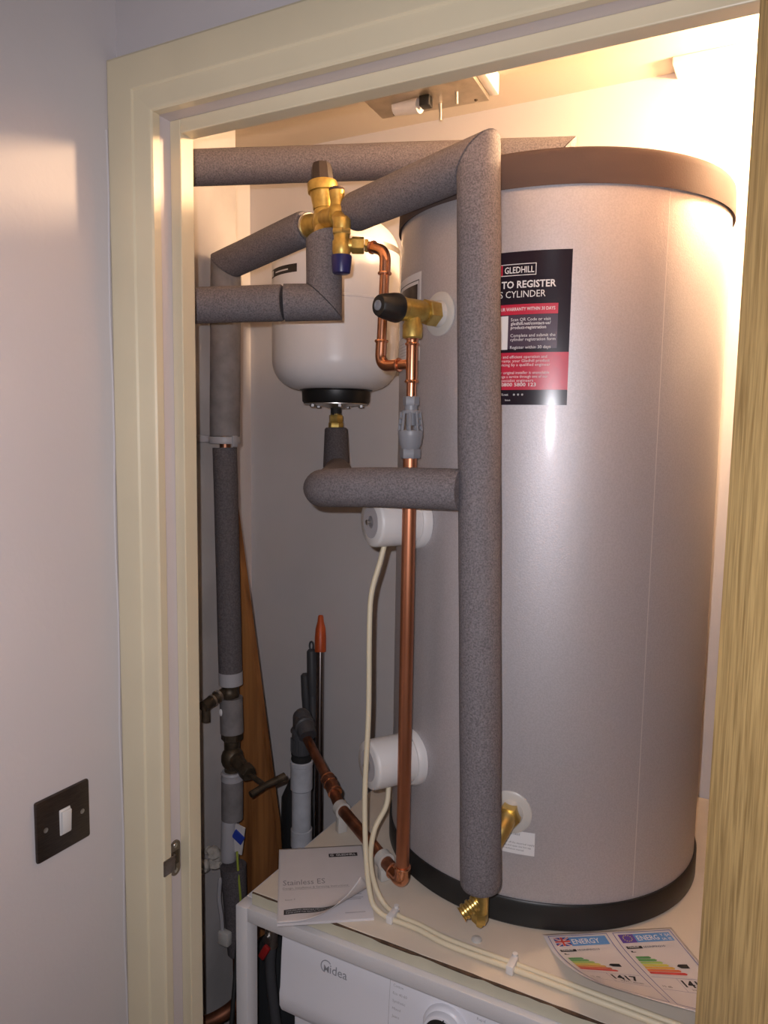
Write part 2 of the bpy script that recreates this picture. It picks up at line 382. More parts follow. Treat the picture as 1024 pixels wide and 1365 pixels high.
for i, (lx, words) in enumerate(((-.482, ('Cotton', 'Eco 40-60', 'Synthetic', 'Mixed', 'Jeans')), (-.345, ('Rapid', 'Sport', 'Wool', 'Spin', 'Drain')))):
    pr = MB()
    for k in range(5): text(words[k], .0060, lambda x, y, k=k, lx=lx: pfn(lx + x, .022 - k * .012 + y), mb=pr)
    obj('programme_print', pr, 'print_light', pan, smooth=False, clean=False)
obj('porthole', MB().lathe([(.17, 0), (.165, .02), (.13, .03), (.125, .012), (.06, -.01), (.01, -.012)], (-.395, .985, .42), (0, -1, 0), 48), 'grey_pl', wm)
# washer tap with red lever, seen between frame and machine
tp = thing('supply_tap', 'small water tap with a red lever behind the frame beside the washing machine', 'tap', (-.78, 1.06, .30))
obj('hose', MB().tube(smooth_path([(-.745, 1.062, .001), (-.755, 1.064, .30), (-.775, 1.062, .5), (-.792, 1.060, .64), (-.792, 1.062, .705)]), .010, 12), 'dkgrey', tp)
obj('body', MB().cyl((-.792, 1.062, .700), (-.792, 1.062, .738), .012, 16).cyl((-.792, 1.062, .722), (-.792, 1.045, .722), .008, 12).cyl((-.792, 1.062, .737), (-.792, 1.062, .760), .008, 12), 'steel', tp)
obj('lever', MB().obox((-.790, 1.038, .704), (.014, .009, .030), Matrix.Rotation(.5, 3, 'Y'), .003), 'red', tp)

# ------------------------------------------------------------------ hot water cylinder
CX, CY, CR = -.3735, 1.333, .275
def onc(deg, z, d=0.0):
    a = math.radians(deg); return V((CX + (CR + d) * math.cos(a), CY + (CR + d) * math.sin(a), z))
def nrm(deg): a = math.radians(deg); return V((math.cos(a), math.sin(a), 0))
cyl = thing('hot_water_cylinder', 'tall silver hot water cylinder with dark cap and black base ring', 'water cylinder', (CX, CY, W))
obj('shell', MB().lathe([(.20, W + .012), (CR, W + .02), (CR, W + .30), (CR, W + .6), (CR, 2.02), (.2, 2.03)], (CX, CY, 0), n=128), 'silver', cyl)
obj('top_cap', MB().lathe([(.2765, 2.006), (.2795, 2.004), (.2795, 2.0085), (.278, 2.044), (.2775, 2.050), (.2745, 2.0545), (.270, 2.056), (.01, 2.058)], (CX, CY, 0), n=128), 'cap', cyl)
obj('base_ring', MB().lathe([(.276, W + .0005), (.2795, W + .004), (.2795, W + .041), (.2775, W + .044), (.2755, W + .044)], (CX, CY, 0), n=128), 'black', cyl)
mb = MB(); mb.grid(lambda u, v: onc(-41.4 + (u - .5) * .28, .95 + v * 1.05, .0006), 1, 30)
obj('jacket_seam', mb, 'seam', cyl)
# registration sticker
def cfn(deg_r, z0, d):
    return lambda x, y: onc(deg_r + math.degrees(x / CR), z0 + y, d)
SR, ST, SB = -70.3, 1.918, 1.702
st = MB(); rect(st, cfn(SR, SB, .0006), -.148, 0, 0, ST - SB, 24, 2)
sto = obj('sticker', st, 'st_black', cyl); sto['label'] = 'black and red registration sticker with white lettering'
q = cfn(SR, SB, .0009); HH = ST - SB
mb = MB(); rect(mb, q, -.148, .0215, 0, .0745, 24, 1)
obj('red_panel', mb, 'st_red', sto)
mb = MB(); rect(mb, q, -.130, .128, -.017, .1425, 20, 1); obj('red_banner', mb, 'st_red', sto)
mb = MB(); rect(mb, q, -.130, .080, -.017, .1275, 20, 1); obj('plum_panel', mb, 'st_plum', sto)
q2 = cfn(SR, SB, .0012)
mb = MB(); rect(mb, q2, -.124, .079, -.087, .1265, 6, 1); obj('white_square', mb, 'print_white', sto)
mb = MB()
x0, x1, y0, y1, t = -.112, -.049, .1825, .199, .0010
for a in ((x0, y0, x1, y0 + t), (x0, y1 - t, x1, y1), (x0, y0, x0 + t, y1), (x1 - t, y0, x1, y1)): rect(mb, q2, *a, 8, 1)
q3 = cfn(SR, SB, .0013)
T = lambda s, size, x, y, **k: text(s, size, lambda a, b: q3(x + a, y + b), mb=mb, **k)
T('GLEDHILL', .0125, -.0945, .1862, bold=.012, width=.0425)
T('TO REGISTER', .0138, -.0985, .1655, bold=.022, width=.0775)
T('S CYLINDER', .0135, -.1010, .1520, width=.066)
T('YOUR WARRANTY WITHIN 30 DAYS', .0066, -.106, .1335, bold=.012, width=.085)
obj('lettering', mb, 'print_white', sto, smooth=False, clean=False)
mb = MB(); rect(mb, q2, x0 + t, y0 + t, x0 + .0145, y1 - t, 2, 1); obj('logo_block', mb, 'st_red', sto)
mb = MB()
T('G', .0125, -.1085, .1862, bold=.02)
obj('logo_letter', mb, 'print_white', sto, smooth=False, clean=False)
mb = MB()
for i, s in enumerate(('Scan QR Code or visit', 'gledhill.net/contact-us/', 'product-registration', '', 'Complete and submit the', 'cylinder registration form', '', 'Register within 30 days')):
    if s: T(s, .0062, -.083, .1190 - i * .0056, bold=.012 if i in (1, 2) else 0)
obj('panel_lettering', mb, 'print_white', sto, smooth=False, clean=False)
mb = MB()
for i, s in enumerate(('safe and efficient operation and', 'warranty, your Gledhill product', 'servicing by a qualified engineer', '', 'your original installer is unavailable', 'arrange a service through one of our', 'of specialist engineers')):
    if s: T(s, .0058, -.104, .0665 - i * .0056, width=[.074, .078, .079, 0, .078, .076, .056][i])
T('on 0800 5800 123', .0072, -.106, .0265, bold=.014, width=.062)
obj('service_lettering', mb, 'print_white', sto, smooth=False, clean=False)
mb = MB()
T('gledhill.net', .0052, -.106, .0130)
for k in range(3): mb.lathe([(.0001, 0), (.0016, 0)], q3(-.075 + k * .006, .0146), nrm(SR - 15), 10)
T('Issue', .004, -.088, .0055)
obj('footer_lettering', mb, 'print_white', sto, smooth=False, clean=False)
# picture label left of the relief valve
pl = MB(); rect(pl, cfn(-124.4, 1.775, .0006), -.13, 0, 0, .14, 16, 1)
plo = obj('rating_label', pl, 'print_white', cyl); plo['label'] = 'white label with a framed dark picture'
mb = MB(); rect(mb, cfn(-124.4, 1.775, .0009), -.122, .043, -.011, .122, 14, 1); obj('picture', mb, 'st_black', plo)
mb = MB(); qq = cfn(-124.4, 1.775, .0010)
for a in ((-.126, .127, -.0062, .1284), (-.0076, .040, -.0062, .1284)): rect(mb, qq, *a, 14, 1)
mb2 = MB()
for k in range(6): rect(mb2, qq, -.10, .008 + k * .005, -.02 - (k % 3) * .01, .0087 + k * .005, 8, 1)
obj('small_print', mb2, 'print_light', plo)
obj('label_print', mb, 'print_black', plo)
mb = MB()
for k in range(3): rect(mb, cfn(-124.4, 1.775, .0012), -.04 - k * .006, .044, -.0388 - k * .006, .062 + .006 * k, 1, 1)
obj('picture_lines', mb, 'print_light', plo)
# small warning label near the base
mb = MB(); rect(mb, cfn(-74.7, 1.019, .0006), -.085, 0, 0, .037, 10, 1)
sl = obj('warning_label', mb, 'print_white', cyl); mb = MB(); qq = cfn(-74.7, 1.019, .001)
text('WATER HEATER - IMPORTANT', .0048, lambda a, b: qq(-.082 + a, .030 + b), .015, width=.060, mb=mb)
for k, s in enumerate(('Do not remove this label', 'To drain the unit switch off the electrical supply', 'turn off the cold supply and open the hot tap', 'before servicing see installation manual')):
    text(s, .0042, lambda a, b, k=k: qq(-.082 + a, .0215 - k * .0052 + b), mb=mb)
obj('label_print', mb, 'print_grey', sl, smooth=False, clean=False)
# milky collars around the tappings
def collar(deg, z, r):
    obj('collar', MB().lathe([(r, .0), (r, .002), (r * .93, .0035), (r * .62, .004), (r * .5, .011), (r * .42, .012)], onc(deg, z, -.001), nrm(deg), 36), 'white_clear', cyl)
collar(-114.0, 1.842, .0335); collar(-82.8, 1.084, .0335)
# two immersion heater covers
def immersion(deg, z, lab):
    n_ = nrm(deg); o = onc(deg, z)
    im = obj('immersion_cover', MB().lathe([(.0405, .012), (.0405, .078), (.0395, .082), (.037, .084), (.004, .0845)], o, n_, 40), 'white_pl', cyl); im['label'] = lab
    obj('cover_flange', MB().lathe([(.047, -.003), (.047, .008), (.044, .012), (.040, .012)], o, n_, 40), 'white_pl', im)
    obj('screw', MB().cyl(o + n_ * .0845, o + n_ * .0915, .0026, 12).lathe([(.0042, 0), (.0042, .0015), (.002, .0026)], o + n_ * .0905, n_, 12), 'steel', im)
    obj('warning_print', MB().lathe([(.026, .0), (.026, .0004), (.010, .0004), (.010, 0)], o + n_ * .0846, n_, 24), 'print_light', im)
immersion(-124.5, 1.517, 'upper white round heater cover'); immersion(-124.3, 1.113, 'lower white round heater cover')

# ------------------------------------------------------------------ expansion vessel
VX, VY, VR = -.917, 1.472, .1425
ev = thing('expansion_vessel', 'white domed expansion vessel hanging on the cupboard back wall', 'expansion vessel', (VX, VY, 1.71))
pv = []
zb, zt = 1.752, 2.135
for k in range(15):
    a = math.radians(-90 + 90 * k / 14); pv.append((.068 + (VR - .068) * math.cos(a) ** .85, zb + .068 * (1 - abs(math.sin(a)) ** .95)))
for k in range(13):
    a = math.radians(90 * k / 12); pv.append((max(.012, VR * math.cos(a) ** .75), zt - .09 + .09 * math.sin(a)))
obj('body', MB().lathe(pv, (VX, VY, 0), n=72), 'white_vessel', ev)
obj('weld_seam', MB().lathe([(VR - .001, -.004), (VR + .0012, -.002), (VR + .0012, .002), (VR - .001, .004)], (VX, VY, 1.942), n=72), 'white_vessel', ev)
fx, fy = VX + .004, VY - .002
fg = obj('flange', MB().lathe([(.083, 1.757), (.083, 1.7525), (.078, 1.750), (.0765, 1.7265), (.074, 1.7235), (.03, 1.7225)], (fx, fy, 0), n=56), 'black', ev)
obj('flange_plate', MB().lathe([(.074, 1.7225), (.074, 1.7205), (.03, 1.717), (.018, 1.712), (.016, 1.712)], (fx, fy, 0), n=48), 'steel', fg)
for k in range(5):
    a = math.radians(-122 + 72 * k); b = V((fx + .058 * math.cos(a), fy + .058 * math.sin(a), 1.7215))
    obj('bolt', MB().hexn(b, b - V((0, 0, .008)), .0060), 'bolt', fg)
obj('connector', MB().cyl((fx, fy, 1.716), (fx, fy, 1.695), .012, 20), 'blackmatt', ev)
obj('nut', MB().hexn((fx, fy, 1.697), (fx, fy, 1.680), .0165, .3).hexn((fx, fy, 1.680), (fx, fy, 1.664), .0170, .1).cyl((fx, fy, 1.70), (fx, fy, 1.66), .012, 18), 'brass', ev)
def vfn(x, y, d=.0006):
    a = math.radians(-137) + x / VR; return V((VX + (VR + d) * math.cos(a), VY + (VR + d) * math.sin(a), 1.990 + y))
mb = MB(); rect(mb, vfn, 0, 0, .11, .017, 12, 1); lb = obj('label', mb, 'print_black', ev); lb['label'] = 'black maker label'
mb = MB(); rect(mb, lambda x, y: vfn(x, y, .001), .004, .002, .022, .015, 2, 1); rect(mb, lambda x, y: vfn(x, y, .001), .035, .006, .085, .009, 6, 1); obj('label_print', mb, 'print_white', lb)
obj('strap', MB().lathe([(VR + .0004, -.0), (VR + .0008, .0), (VR + .0008, .012), (VR + .0004, .012)], (VX, VY, 2.048), n=64), 'steel', ev)
obj('wall_bracket', MB().box((VX - .03, VY + VR * .98, 2.02), (VX + .03, 1.659, 2.09), .002), 'steel', ev)

# ------------------------------------------------------------------ insulated pipes
def mitre(a, b): return (V(a).normalized() + V(b).normalized())
# hot outlet above the cylinder, running off behind the door frame
t = thing('hot_outlet_pipe', 'grey foam lagged pipe running level from the cylinder top behind the frame', 'pipe', (-.40, 1.335, 2.058))
A0, A1 = V((-1.048, .989, 2.108)), V((-.385, 1.345, 2.144)); dA = A1 - A0
obj('foam_sleeve', MB().sleeve(A0, A1, .0300, None, mitre(dA, (0, 0, -1)), seed=1), 'foam', t)
obj('foam_sleeve', MB().sleeve(A1 + V((.001, 0, -.001)), (A1.x + .001, A1.y, 2.0595), .0300, mitre(dA, (0, 0, -1)), None, seed=2, step=.012), 'foam', t)

# rising main on the nib, then across to the valve
t = thing('rising_main', 'dark lagged rising main with stopcock fixed to the left cupboard wall', 'pipe', (-.97, 1.172, 0))
B0 = V((-1.0, 1.195, 1.984)); B1 = V((-.9945, 1.181, 1.646)); C1 = V((-.768, 1.137, 2.016))
dB = B1 - B0; dC = B0 - C1
obj('foam_sleeve', MB().sleeve(C1, B0, .0298, None, mitre(dC, dB), seed=3, rounde=.03), 'foam', t)
obj('foam_sleeve', MB().sleeve(B0 + V((0, -.0005, -.0015)), B1, .0300, mitre(dC, dB), None, seed=4), 'foam_smooth', t)
obj('copper_tube', MB().tube([B1 + V((0, 0, .02)), (-.994, 1.181, 1.60)], .011, 16), 'copper_old', t)
pc = obj('pipe_clip', MB().lathe([(.0305, 0), (.0315, .002), (.0315, .012), (.0305, .014)], (-.9945, 1.1805, 1.632), n=24).box((-1.049, 1.150, 1.634), (-1.018, 1.165, 1.648), .002).box((-.9665, 1.168, 1.626), (-.962, 1.182, 1.648), .001), 'tape', t)
pc['label'] = 'pale grey pipe clip'
B2 = V((-.994, 1.180, 1.624)); B3 = V((-.980, 1.176, 1.163))
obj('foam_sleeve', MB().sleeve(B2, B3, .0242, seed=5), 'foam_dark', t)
obj('tape_band', MB().cyl(B3 + V((0, 0, .003)), (-.9795, 1.176, 1.139), .0247, 24), 'tape', t)
obj('coupling', MB().cyl((-.979, 1.176, 1.141), (-.978, 1.176, 1.105), .016, 18).ball((-.978, 1.170, 1.122), .018, 16), 'brass_old', t)
dc = obj('drain_valve', MB().cyl((-.982, 1.165, 1.128), (-.984, 1.128, 1.120), .010, 16).cyl((-.984, 1.128, 1.120), (-.985, 1.098, 1.114), .0115, 16).cyl((-.985, 1.106, 1.114), (-.985, 1.106, 1.082), .0085, 16), 'brass_old', t); dc['label'] = 'blackened drain cock'
obj('washer_ring', MB().cyl((-.9832, 1.143, 1.1235), (-.9835, 1.137, 1.1222), .0135, 20).cyl((-.984, 1.126, 1.1195), (-.984, 1.122, 1.1187), .0125, 20), 'steel', dc)
obj('foam_sleeve', MB().sleeve((-.9775, 1.174, 1.112), (-.975, 1.173, 1.038), .0238, seed=6, step=.015), 'foam_smooth', t)
obj('paint_spot', MB().ball((-.9855, 1.1515, 1.085), .0055, 12, (1.0, .35, 1.4)), 'print_white', t)
sc = obj('stopcock', MB().hexn((-.975, 1.173, 1.044), (-.975, 1.173, 1.022), .0225).cyl((-.975, 1.173, 1.03), (-.974, 1.173, .948), .0165, 20).ball((-.970, 1.168, .985), .0235, 18, (1, 1, 1.15)).cyl((-.970, 1.168, .990), (-.920, 1.148, .978), .0165, 20, .0135).hexn((-.926, 1.150, .980), (-.905, 1.142, .976), .0165).cyl((-.906, 1.143, .976), (-.856, 1.128, .970), .0055, 12), 'brass_old', t); sc['label'] = 'blackened brass stopcock'
obj('t_handle', MB().tube([(-.868, 1.098, .962), (-.857, 1.128, .970), (-.836, 1.166, .979)], [.0068, .0062, .0078], 14), 'brass_old', sc)
obj('tape_band', MB().lathe([(.023, 0), (.0235, .004), (.022, .010), (.0235, .014), (.021, .018)], (-.974, 1.172, .937), n=24), 'tape', t)
obj('foam_sleeve', MB().sleeve((-.974, 1.172, .940), (-.974, 1.171, .852), .0225, seed=7, step=.02), 'foam_smooth', t)
obj('foam_sleeve', MB().sleeve((-.980, 1.168, .848), (-.978, 1.163, .762), .0165, seed=8, step=.02, rounde=.1), 'tape', t)
obj('paper_tag', MB().obox((-.952, 1.165, .815), (.024, .003, .062), Matrix.Rotation(.15, 3, 'Y')), 'paper', t)
obj('tape_flag', MB().obox((-.950, 1.161, .822), (.026, .003, .020), Matrix.Rotation(.5, 3, 'Y')), 'bluetape', t)
obj('earth_wire', MB().tube(smooth_path([(-.953, 1.160, .79), (-.945, 1.155, .74), (-.940, 1.155, .68), (-.945, 1.155, .60)]), .0025, 8), 'greenwire', t)
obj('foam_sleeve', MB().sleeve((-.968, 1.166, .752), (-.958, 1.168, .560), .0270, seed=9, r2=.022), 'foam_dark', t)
obj('tape_strip', MB().tube(smooth_path([(-.982, 1.141, .735), (-.983, 1.138, .69), (-.978, 1.139, .65), (-.974, 1.138, .605)]), [.002] + [.0045] * 23 + [.004], 8), 'tape', t)
obj('tape_lump', MB().box((-.982, 1.130, .592), (-.955, 1.147, .622), .004), 'white_clear', t)
obj('copper_tube', MB().tube([(-.958, 1.168, .57), (-.955, 1.17, .30), (-.955, 1.17, .001)], .012, 16), 'copper_old', t)
# old pipes by the skirting
o = obj('bent_pipe', MB().tube(smooth_path([(-1.052, 1.04, .455), (-.98, 1.06, .462), (-.93, 1.10, .485), (-.905, 1.140, .520), (-.910, 1.205, .53), (-.935, 1.255, .47), (-.950, 1.265, .30), (-.955, 1.265, .001)]), .0135, 14), 'copper_old'); tag(o, 'tarnished copper pipe curving low behind the frame leg', 'pipe')
o = obj('black_hose', MB().tube(smooth_path([(-1.052, 1.02, .385), (-.98, 1.04, .392), (-.93, 1.08, .41), (-.908, 1.115, .435), (-.905, 1.165, .43), (-.940, 1.222, .39), (-.995, 1.238, .29), (-1.012, 1.24, .001)]), .0165, 14), 'blackmatt'); tag(o, 'black waste hose curving below the tarnished copper pipe', 'hose')
o = obj('thin_cable', MB().tube(smooth_path([(-.905, 1.04, .004), (-.895, 1.04, .2), (-.888, 1.045, .38), (-.896, 1.07, .49), (-.918, 1.11, .56), (-.9420, 1.1475, .605)]), .0045, 10), 'blackmatt'); tag(o, 'thin black cable dangling beside the lagged riser', 'cable')
# crumbled plaster where the riser is fixed
pm = MB(); random.seed(11)
for k in range(11):
    c = V((-1.040 + .055 * random.random(), 1.13 + .05 * random.random(), .742 + .030 * random.random())); pm.ball(c, .010 + .010 * random.random(), 10, (1.2, 1, .8))
for p in pm.v: p += noise.noise_vector(p * 60) * .004
o = obj('plaster_lump', pm, 'plaster'); tag(o, 'crumbling beige plaster lump beside the dark lagged riser', 'plaster')

# balanced cold branch, lower left
t = thing('balanced_cold_pipe', 'grey foam lagged pipe with mitred elbow rising into the brass valve', 'pipe', (-.70, 1.085, 1.845))
G0, G1, G2, G3 = V((-1.048, .932, 1.864)), V((-.756, 1.048, 1.8715)), V((-.697, 1.0815, 1.874)), V((-.704, 1.091, 1.981))
dG = G2 - G1; dU = G3 - G2
obj('foam_sleeve', MB().sleeve(G0, G1, .0300, seed=10, rounde=.012), 'foam', t)
obj('foam_sleeve', MB().sleeve(G1 + dG.normalized() * .0025, G2, .0302, None, mitre(dG, dU), seed=11, step=.015), 'foam', t)
obj('foam_sleeve', MB().sleeve(G2 + V((.0005, 0, .0015)), G3, .0298, mitre(dG, dU), V((-.35, .1, 1)), seed=12, step=.02), 'foam', t)

# cold feed from the valve down to the foot of the cylinder
t = thing('cold_feed_pipe', 'thick grey foam lagged pipe dropping down the front of the cylinder', 'pipe', (-.356, .985, .94))
D0, D1, E1 = V((-.655, 1.1048, 2.0187)), V((-.3985, 1.003, 2.032)), V((-.3555, .985, .998))
dD = D1 - D0; dE = E1 - D1
obj('foam_sleeve', MB().sleeve(D0, D1, .0312, None, mitre(dD, dE), seed=13, rounde=.03), 'foam', t)
obj('foam_sleeve', MB().sleeve(D1 + V((.0015, -.0005, -.001)), E1, .0302, mitre(dD, dE), None, seed=14, wob=.03, rounde=.008), 'foam', t)
obj('brass_elbow', MB().tube(fillet([onc(-82.8, 1.084, .004), onc(-82.8, 1.084, .048), (-.350, .998, 1.050)], .03), .0135, 18).hexn(onc(-82.8, 1.084, .004), onc(-82.8, 1.084, .024), .019), 'brass_new', t)
dk = obj('drain_cock', MB().cyl((-.3555, .985, 1.0), (-.3555, .985, .960), .0125, 18, bev=.001).hexn((-.3555, .985, .962), (-.3555, .985, .945), .0125).cyl((-.3555, .985, .946), (-.3555, .985, .938), .0055, 10), 'brass_new', t); dk['label'] = 'bright brass drain cock'
sp = [(.0118 if (k // 2) % 2 else .0096, .0022 * k + (.0004 if k % 2 else 0)) for k in range(15)]
obj('hose_spout', MB().lathe(sp, (-.3575, .981, .978), V((-.60, -.62, -.52)), 18), 'brass_new', dk)

# branch to the expansion vessel
t = thing('expansion_branch', 'grey foam lagged branch bending back under the white vessel', 'pipe', (-.60, .98, 1.54))
fp = [(-.4015, .986, 1.580)] + smooth_path([(-.430, .986, 1.580), (-.52, .984, 1.578), (-.585, .983, 1.575), (-.640, .998, 1.570), (-.672, 1.045, 1.567), (-.70, 1.11, 1.567)], 7) + [(-.78, 1.25, 1.567), (-.86, 1.40, 1.568), (-.903, 1.462, 1.57)]
obj('foam_sleeve', MB().tube(fp, .0300, 28, wob=.02, seed=15, n1=None), 'foam', t)
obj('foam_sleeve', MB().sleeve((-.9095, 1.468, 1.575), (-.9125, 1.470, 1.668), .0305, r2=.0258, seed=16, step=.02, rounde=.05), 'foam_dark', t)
ball_end = MB().ball((-.903, 1.465, 1.570), .0302, 24); obj('foam_elbow', ball_end, 'foam', t)

# ------------------------------------------------------------------ combination inlet valve
cv = thing('inlet_valve', 'brass combination inlet valve with dark cap and navy relief knob', 'valve', (-.70, 1.11, 1.93))
vt = V((-.7125, 1.1075, 2.010)); up = V((-.10, .02, 1)).normalized()
obj('body', MB().ball(vt, .0215, 24, (1, 1, 1.05)).lathe([(.0200, -.016), (.0205, .0), (.0182, .012), (.0178, .0195), (.0170, .0200), (.0170, .0215), (.0186, .0220), (.0192, .030), (.0210, .042), (.0222, .0475), (.0214, .0480), (.0214, .0495), (.0254, .0500), (.0258, .053), (.0258, .064), (.0248, .0665), (.012, .067)], vt, up, 36), 'brass', cv, angle=24)
cp = vt + up * .0665
kn = obj('pressure_cap', MB().lathe([(.0185, 0), (.0190, .002), (.0180, .022), (.0155, .031), (.0095, .0325)], cp, up, 8, .35), 'cap_dark', cv); kn['label'] = 'dark plastic adjustment cap'
# inlet coupling towards the riser
ci = C1 + V((-.004, 0, 0)); di = (vt - ci).normalized()
obj('inlet_nut', MB().hexn(ci - di * .004, ci + di * .014, .0215, .2), 'brass', cv)
obj('strainer_ring', MB().cyl(ci + di * .0140, ci + di * .0172, .0235, 28, bev=.0008), 'steel', cv)
obj('inlet_neck', MB().lathe([(.0205, .017), (.0205, .024), (.0165, .030), (.0165, .05)], ci, di, 28), 'brass', cv)
# outlet towards the cold feed
od = (D1 - D0).normalized()
obj('outlet_neck', MB().cyl(vt + V((.006, -.002, .0)), D0 + od * .012, .0165, 24), 'brass', cv)
# balanced port below
bp = V((-.7040, 1.0905, 1.978)); bd = (vt - V((0, 0.008, .012)) - bp).normalized()
obj('balanced_port', MB().hexn(bp + V((0, 0, -.002)), bp + bd * .014, .0165, .5).cyl(bp + bd * .010, vt + V((0, -.004, -.008)), .0150, 22), 'brass_new', cv)
# auxiliary plug and expansion relief on the front
ap = V((-.6726, 1.0824, 2.0142))
obj('plug_post', MB().lathe([(.0125, .0), (.0118, .012), (.0112, .016), (.0112, .020), (.0128, .032), (.0132, .035), (.010, .0355)], ap, (-.04, 0, 1), 24).ball(ap, .0165, 20), 'brass', cv)
obj('plug_top', MB().cyl(ap + V((-.0014, 0, .0355)), ap + V((-.0015, 0, .0400)), .0130, 24, bev=.001), 'cap', cv)
obj('link_block', MB().cyl(vt + V((0, -.003, .004)), ap + V((.003, -.002, -.006)), .0170, 24), 'brass', cv)
rp = V((-.6447, 1.0510, 1.9905))
obj('relief_neck', MB().cyl(ap + V((0, 0, -.002)), rp + V((0, 0, -.006)), .0110, 22), 'brass', cv)
rv = obj('relief_valve', MB().lathe([(.0095, .008), (.0135, .004), (.0142, -.002), (.0142, -.012), (.0128, -.016), (.0128, -.028), (.0150, -.031), (.0150, -.046), (.0138, -.050), (.0138, -.052)], rp, (0, 0, 1), 28), 'brass', cv)
obj('relief_collar', MB().lathe([(.0150, -.020), (.0162, -.018), (.0162, -.014), (.0150, -.012)], rp, n=6), 'brass_new', rv)
obj('relief_knob', MB().lathe([(.0162, -.0525), (.0168, -.055), (.0150, -.074), (.0140, -.0795), (.011, -.0810), (.002, -.0810)], rp, n=18), 'navy', rv)['label'] = 'navy blue relief knob'
nd = V((.866, .5, 0)).normalized(); nut0 = rp + V((0, 0, -.036)) + nd * .010
obj('outlet_nut', MB().cyl(nut0, nut0 + nd * .010, .0105, 20).hexn(nut0 + nd * .006, nut0 + nd * .026, .0135, .5), 'brass', cv)
obj('outlet_ring', MB().hexn(nut0 + nd * .0265, nut0 + nd * .0330, .0112, .2), 'brass_new', cv)

# ------------------------------------------------------------------ temperature relief valve
tv = thing('temperature_relief_valve', 'brass relief valve with black knob screwed into the cylinder side', 'valve', onc(-114, 1.842))
n_ = nrm(-114); t0 = onc(-114, 1.842); s_ = V((n_.y, -n_.x, 0))
at = lambda d, z=0.0: t0 + n_ * d + V((0, 0, z))
obj('hex_nut', MB().hexn(at(.009), at(.030), .0205, .3), 'brass_new', tv)
obj('body', MB().lathe([(.0135, .026), (.0150, .034), (.0165, .040), (.0165, .066), (.0155, .070), (.0175, .072), (.0178, .080), (.012, .081)], t0, n_, 30), 'brass', tv)
PX, PY = t0.x + n_.x * .054, t0.y + n_.y * .054
obj('outlet', MB().lathe([(.0110, .0), (.0120, -.010), (.0128, -.018), (.0150, -.022), (.0150, -.040), (.0130, -.042)], (PX, PY, 1.842), n=28), 'brass', tv)
kb = MB(); nk = 40; pr_ = [(.0205, .0815), (.0215, .085), (.0210, .092), (.0165, .116), (.0145, .119), (.0075, .1195)]; R = rot_to(n_)
for r, z in pr_:
    for k in range(nk):
        a = 2 * math.pi * k / nk; rr = r * (1 - (.05 if k % 4 == 0 and .09 < z < .118 else 0)); kb.v.append(t0 + R @ V((rr * math.cos(a), rr * math.sin(a), z)))
kb.f += [(i * nk + k, i * nk + (k + 1) % nk, (i + 1) * nk + (k + 1) % nk, (i + 1) * nk + k) for i in range(len(pr_) - 1) for k in range(nk)] + [tuple(range(nk))]
kk = obj('knob', kb, 'black', tv)
obj('knob_button', MB().lathe([(.0075, .117), (.0072, .1215), (.005, .122), (.0045, .1205), (.002, .1205)], t0, n_, 24), 'grey_pl', kk)

# ------------------------------------------------------------------ copper discharge pipework
dp = thing('copper_discharge_pipe', 'shiny copper discharge pipe falling beside the cylinder and turning back along the worktop', 'pipe', (PX, PY, .92))
def ring(z, r): return MB().lathe([(r - .0015, -.0025), (r + .0005, -.0018), (r + .0012, 0), (r + .0005, .0018), (r - .0015, .0025)], (PX, PY, z), n=24)
def ringat(p, d, r): return MB().lathe([(r - .0015, -.0025), (r + .0005, -.0018), (r + .0012, 0), (r + .0005, .0018), (r - .0015, .0025)], p, d, 20)
tee = obj('tee', MB().cyl((PX, PY, 1.802), (PX, PY, 1.736), .0088, 24), 'copper', dp)
for z in (1.8005, 1.792, 1.7365): obj('solder_ring', ring(z, .0098), 'copper', tee)
obj('tube', MB().cyl((PX, PY, 1.74), (PX, PY, 1.712), .0075, 24), 'copper', dp)
oy = nut0 + nd * .032
bx, by = PX - .064, PY + .018
ztee = 1.7625
side = [oy, (bx + .004, by + .005, oy.z - .0165), (bx, by, ztee), (PX, PY, ztee)]
obj('tube', MB().tube(fillet(side, .026, 9), .0075, 20), 'copper', dp)
# elbow sockets on the side tube
obj('elbow', MB().tube(fillet([V(side[1]).lerp(V(side[0]), .75), side[1], V(side[1]).lerp(V(side[2]), .19)], .026, 9), .0088, 20), 'copper', dp)
obj('elbow', MB().tube(fillet([V(side[2]).lerp(V(side[1]), .22), side[2], V(side[2]).lerp(V(side[3]), .62)], .026, 9), .0088, 20), 'copper', dp)
for a, b, tt in ((1, 0, .72), (1, 2, .19), (2, 1, .22), (2, 3, .60)):
    p = V(side[a]).lerp(V(side[b]), tt); obj('solder_ring', ringat(p, V(side[b]) - V(side[a]), .0098), 'copper', dp)
# 22 mm drop, elbow and run back to the waste
ze = .934
d1 = V((-.708, 1.166, .948)); d2 = V((-.748, 1.198, .968)); d3 = V((-.890, 1.312, 1.004))
rdir = (d1 - V((PX, PY, ze))).normalized()
obj('drop_tube', MB().cyl((PX, PY, 1.640), (PX, PY, ze + .02), .0108, 28), 'copper_dull', dp)
el = obj('elbow', MB().tube(fillet([(PX, PY, ze + .026), (PX, PY, ze), V((PX, PY, ze)) + rdir * .030], .020, 9), .0128, 24), 'copper', dp)
obj('solder_ring', ring(ze + .0245, .0130), 'copper', el)
obj('solder_ring', ringat(V((PX, PY, ze)) + rdir * .029, rdir, .0130), 'copper', el)
obj('return_tube', MB().tube([V((PX, PY, ze)) + rdir * .02, d1, d2], .011, 20), 'copper_old', dp)
rd2 = (d3 - d2).normalized()
cpn = obj('coupling', MB().cyl(d2 - rd2 * .024, d2 + rd2 * .024, .0135, 20), 'copper_old', dp)
